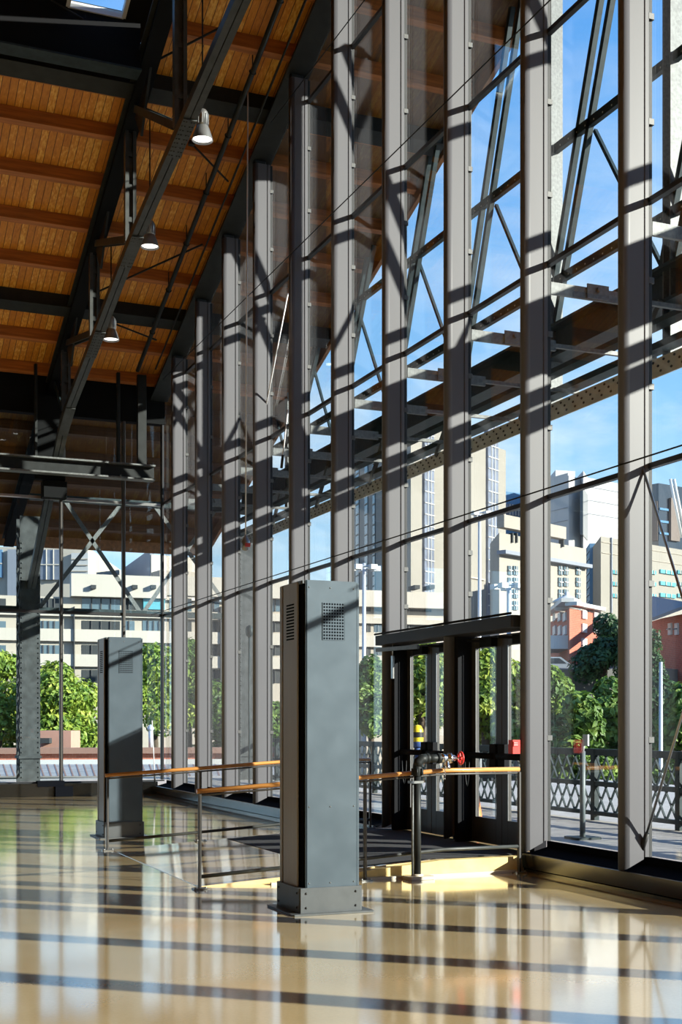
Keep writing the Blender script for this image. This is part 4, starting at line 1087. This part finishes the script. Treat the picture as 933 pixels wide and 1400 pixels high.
# ------------------------------------------------------------------ trees
def tree(px, ytop, z, wpx, lab, mat='leaf_bright', n=2800, leaf=.27, base=-7, tall=1.0, ybot=None):
    z = z + 5 if px < 520 else z; n = int(n * 1.7)
    c = onD(px, ytop, z); topz = c.z; w = wpx * 1.65 * z / F / 2
    r = thing('broadleaf_tree', lab, 'tree', (c.x, c.y, base), 'trees beyond the glass')
    botz = max(base + 1.5, topz - (max(2.4 * w, 4.5) if px < 520 else 3.9) * tall) if ybot is None else EYE + (HY - ybot) * z / F
    H = topz - botz
    blobs = []
    for k in range(15):
        u = random.random(); a = random.uniform(0, 2 * PI); rr = w * (1 - .55 * u) * math.sqrt(random.random()) * .75
        blobs.append((Vector((c.x + rr * math.cos(a), c.y + rr * math.sin(a), botz + H * (.16 + .70 * u))), w * random.uniform(.34, .55), H * random.uniform(.13, .22)))
    blobs.append((Vector((c.x, c.y, topz - H * .14)), w * .38, H * .14))
    vs, fs = [], []
    for k in range(n):
        bc, br, bh = random.choice(blobs)
        d = Vector((random.gauss(0, 1), random.gauss(0, 1), random.gauss(0, 1))).normalized() * random.uniform(.72, 1.06)
        q = bc + Vector((d.x * br, d.y * br, d.z * bh))
        nn = (d + Vector((random.uniform(-.7, .7), random.uniform(-.7, .7), random.uniform(-.2, .9)))).normalized()
        u = nn.orthogonal().normalized(); u.rotate(Matrix.Rotation(random.uniform(0, 6.28), 3, nn)); v = nn.cross(u)
        s = leaf * random.uniform(.6, 1.25); b = len(vs)
        off = Vector((c.x, c.y, base))
        vs += [tuple(q - u * s * .6 - off), tuple(q - v * s * .32 + nn * s * .08 - off), tuple(q + u * s * .6 - off), tuple(q + v * s * .32 + nn * s * .08 - off)]
        fs.append((b, b + 1, b + 2, b + 3))
    me = bpy.data.meshes.new('foliage'); me.from_pydata(vs, [], fs); me.materials.append(M[mat])
    o = bpy.data.objects.new('foliage', me); COL.objects.link(o); o.parent = r
    m = MB(); m.tube([(c.x, c.y, base), (c.x + .1, c.y, (base + botz) / 2), (c.x, c.y + .1, botz + H * .3), (c.x, c.y, topz - H * .3)], [.28, .22, .15, .04], 8)
    for k in range(6):
        bc = blobs[k][0]; m.tube([(c.x, c.y, botz + H * .1 * k / 3), bc], [.10, .03], 6)
    m.build('trunk', 'bark', r)
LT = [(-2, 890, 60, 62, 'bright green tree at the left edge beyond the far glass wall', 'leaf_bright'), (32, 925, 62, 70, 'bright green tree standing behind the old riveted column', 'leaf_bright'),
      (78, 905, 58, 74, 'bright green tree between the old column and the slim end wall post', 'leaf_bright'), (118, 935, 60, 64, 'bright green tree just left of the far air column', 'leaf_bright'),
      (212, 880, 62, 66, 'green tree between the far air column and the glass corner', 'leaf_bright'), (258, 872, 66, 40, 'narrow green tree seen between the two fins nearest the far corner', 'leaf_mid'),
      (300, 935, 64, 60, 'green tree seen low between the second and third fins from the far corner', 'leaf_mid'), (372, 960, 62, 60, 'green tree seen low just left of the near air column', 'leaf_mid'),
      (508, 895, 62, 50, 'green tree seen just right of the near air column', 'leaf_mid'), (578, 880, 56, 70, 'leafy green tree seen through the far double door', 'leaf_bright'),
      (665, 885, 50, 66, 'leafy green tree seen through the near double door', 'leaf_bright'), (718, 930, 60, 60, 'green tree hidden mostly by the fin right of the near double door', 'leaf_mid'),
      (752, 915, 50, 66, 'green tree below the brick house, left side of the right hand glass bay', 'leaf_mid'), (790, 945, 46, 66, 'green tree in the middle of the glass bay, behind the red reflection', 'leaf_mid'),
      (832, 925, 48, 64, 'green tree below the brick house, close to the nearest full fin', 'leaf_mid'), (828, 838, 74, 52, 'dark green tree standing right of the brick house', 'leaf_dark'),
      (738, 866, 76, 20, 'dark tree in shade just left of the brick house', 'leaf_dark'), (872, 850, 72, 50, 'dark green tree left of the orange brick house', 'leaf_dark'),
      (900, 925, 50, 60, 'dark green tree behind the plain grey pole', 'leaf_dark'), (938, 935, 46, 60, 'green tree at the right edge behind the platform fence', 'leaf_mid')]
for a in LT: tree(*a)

# ================================================================== LIGHT
EL = R(19.2)
sd = Vector((-.756 * math.cos(EL), .654 * math.cos(EL), -math.sin(EL)))
S = bpy.data.lights.new('sun', 'SUN'); S.energy = 13.0; S.color = (1, .93, .82); S.angle = R(.53)
so = bpy.data.objects.new('sun', S); COL.objects.link(so); so.rotation_euler = sd.to_track_quat('-Z', 'Y').to_euler(); so.location = (40, -30, 30)

W = bpy.data.worlds.new('sky'); SC.world = W; W.use_nodes = True
nt = W.node_tree; nt.nodes.clear(); L = nt.links.new
out = N(nt, 'ShaderNodeOutputWorld'); bg = N(nt, 'ShaderNodeBackground'); bg.inputs[1].default_value = 1.35
tc = N(nt, 'ShaderNodeTexCoord'); sx_ = N(nt, 'ShaderNodeSeparateXYZ'); L(tc.outputs['Generated'], sx_.inputs[0])
cr = N(nt, 'ShaderNodeValToRGB'); e = cr.color_ramp.elements
e[0].position, e[1].position = 0.0, .9
e[0].color = (.66, .82, .97, 1); e[1].color = (.05, .19, .58, 1)
for pos, c in ((.12, (.50, .75, .97)), (.25, (.27, .55, .92)), (.5, (.11, .35, .82))):
    x = e.new(pos); x.color = (*c, 1)
L(sx_.outputs[2], cr.inputs[0])
mp = N(nt, 'ShaderNodeMapping'); mp.inputs['Scale'].default_value = (2.0, 2.0, 5.5); L(tc.outputs['Generated'], mp.inputs[0])
nz = N(nt, 'ShaderNodeTexNoise'); nz.inputs['Scale'].default_value = 2.4; nz.inputs['Detail'].default_value = 7; nz.inputs['Roughness'].default_value = .6; L(mp.outputs[0], nz.inputs['Vector'])
c2 = N(nt, 'ShaderNodeValToRGB'); c2.color_ramp.elements[0].position = .44; c2.color_ramp.elements[1].position = .70; L(nz.outputs[0], c2.inputs[0])
fade = N(nt, 'ShaderNodeMapRange'); fade.inputs[1].default_value = .05; fade.inputs[2].default_value = .5; fade.inputs[3].default_value = .95; fade.inputs[4].default_value = .12; L(sx_.outputs[2], fade.inputs[0])
mu = N(nt, 'ShaderNodeMath', operation='MULTIPLY'); L(c2.outputs[0], mu.inputs[0]); L(fade.outputs[0], mu.inputs[1])
mx = N(nt, 'ShaderNodeMixRGB'); mx.inputs[2].default_value = (1.0, 1.0, 1.0, 1); L(mu.outputs[0], mx.inputs[0]); L(cr.outputs[0], mx.inputs[1])
L(mx.outputs[0], bg.inputs[0]); L(bg.outputs[0], out.inputs[0])

# ================================================================== CAMERA
cam = bpy.data.cameras.new('camera'); co = bpy.data.objects.new('camera', cam); COL.objects.link(co)
co.location = (0, 0, EYE); co.rotation_euler = (PI / 2, 0, -TH)
cam.sensor_fit = 'VERTICAL'; cam.sensor_height = 36; cam.sensor_width = 24; cam.lens = 36 * F / 1400; cam.shift_y = (HY - 700) / 1400; cam.clip_end = 2000
SC.camera = co

vs = SC.view_settings
vs.view_transform = 'Standard'; vs.look = 'None'; vs.gamma = 1; vs.use_curve_mapping = False; vs.exposure = 0.0
cy = SC.cycles
cy.max_bounces = 10; cy.diffuse_bounces = 4; cy.glossy_bounces = 4; cy.transparent_max_bounces = 40; cy.transmission_bounces = 4
cy.caustics_reflective = False; cy.caustics_refractive = False; cy.sample_clamp_indirect = 6; cy.use_denoising = True
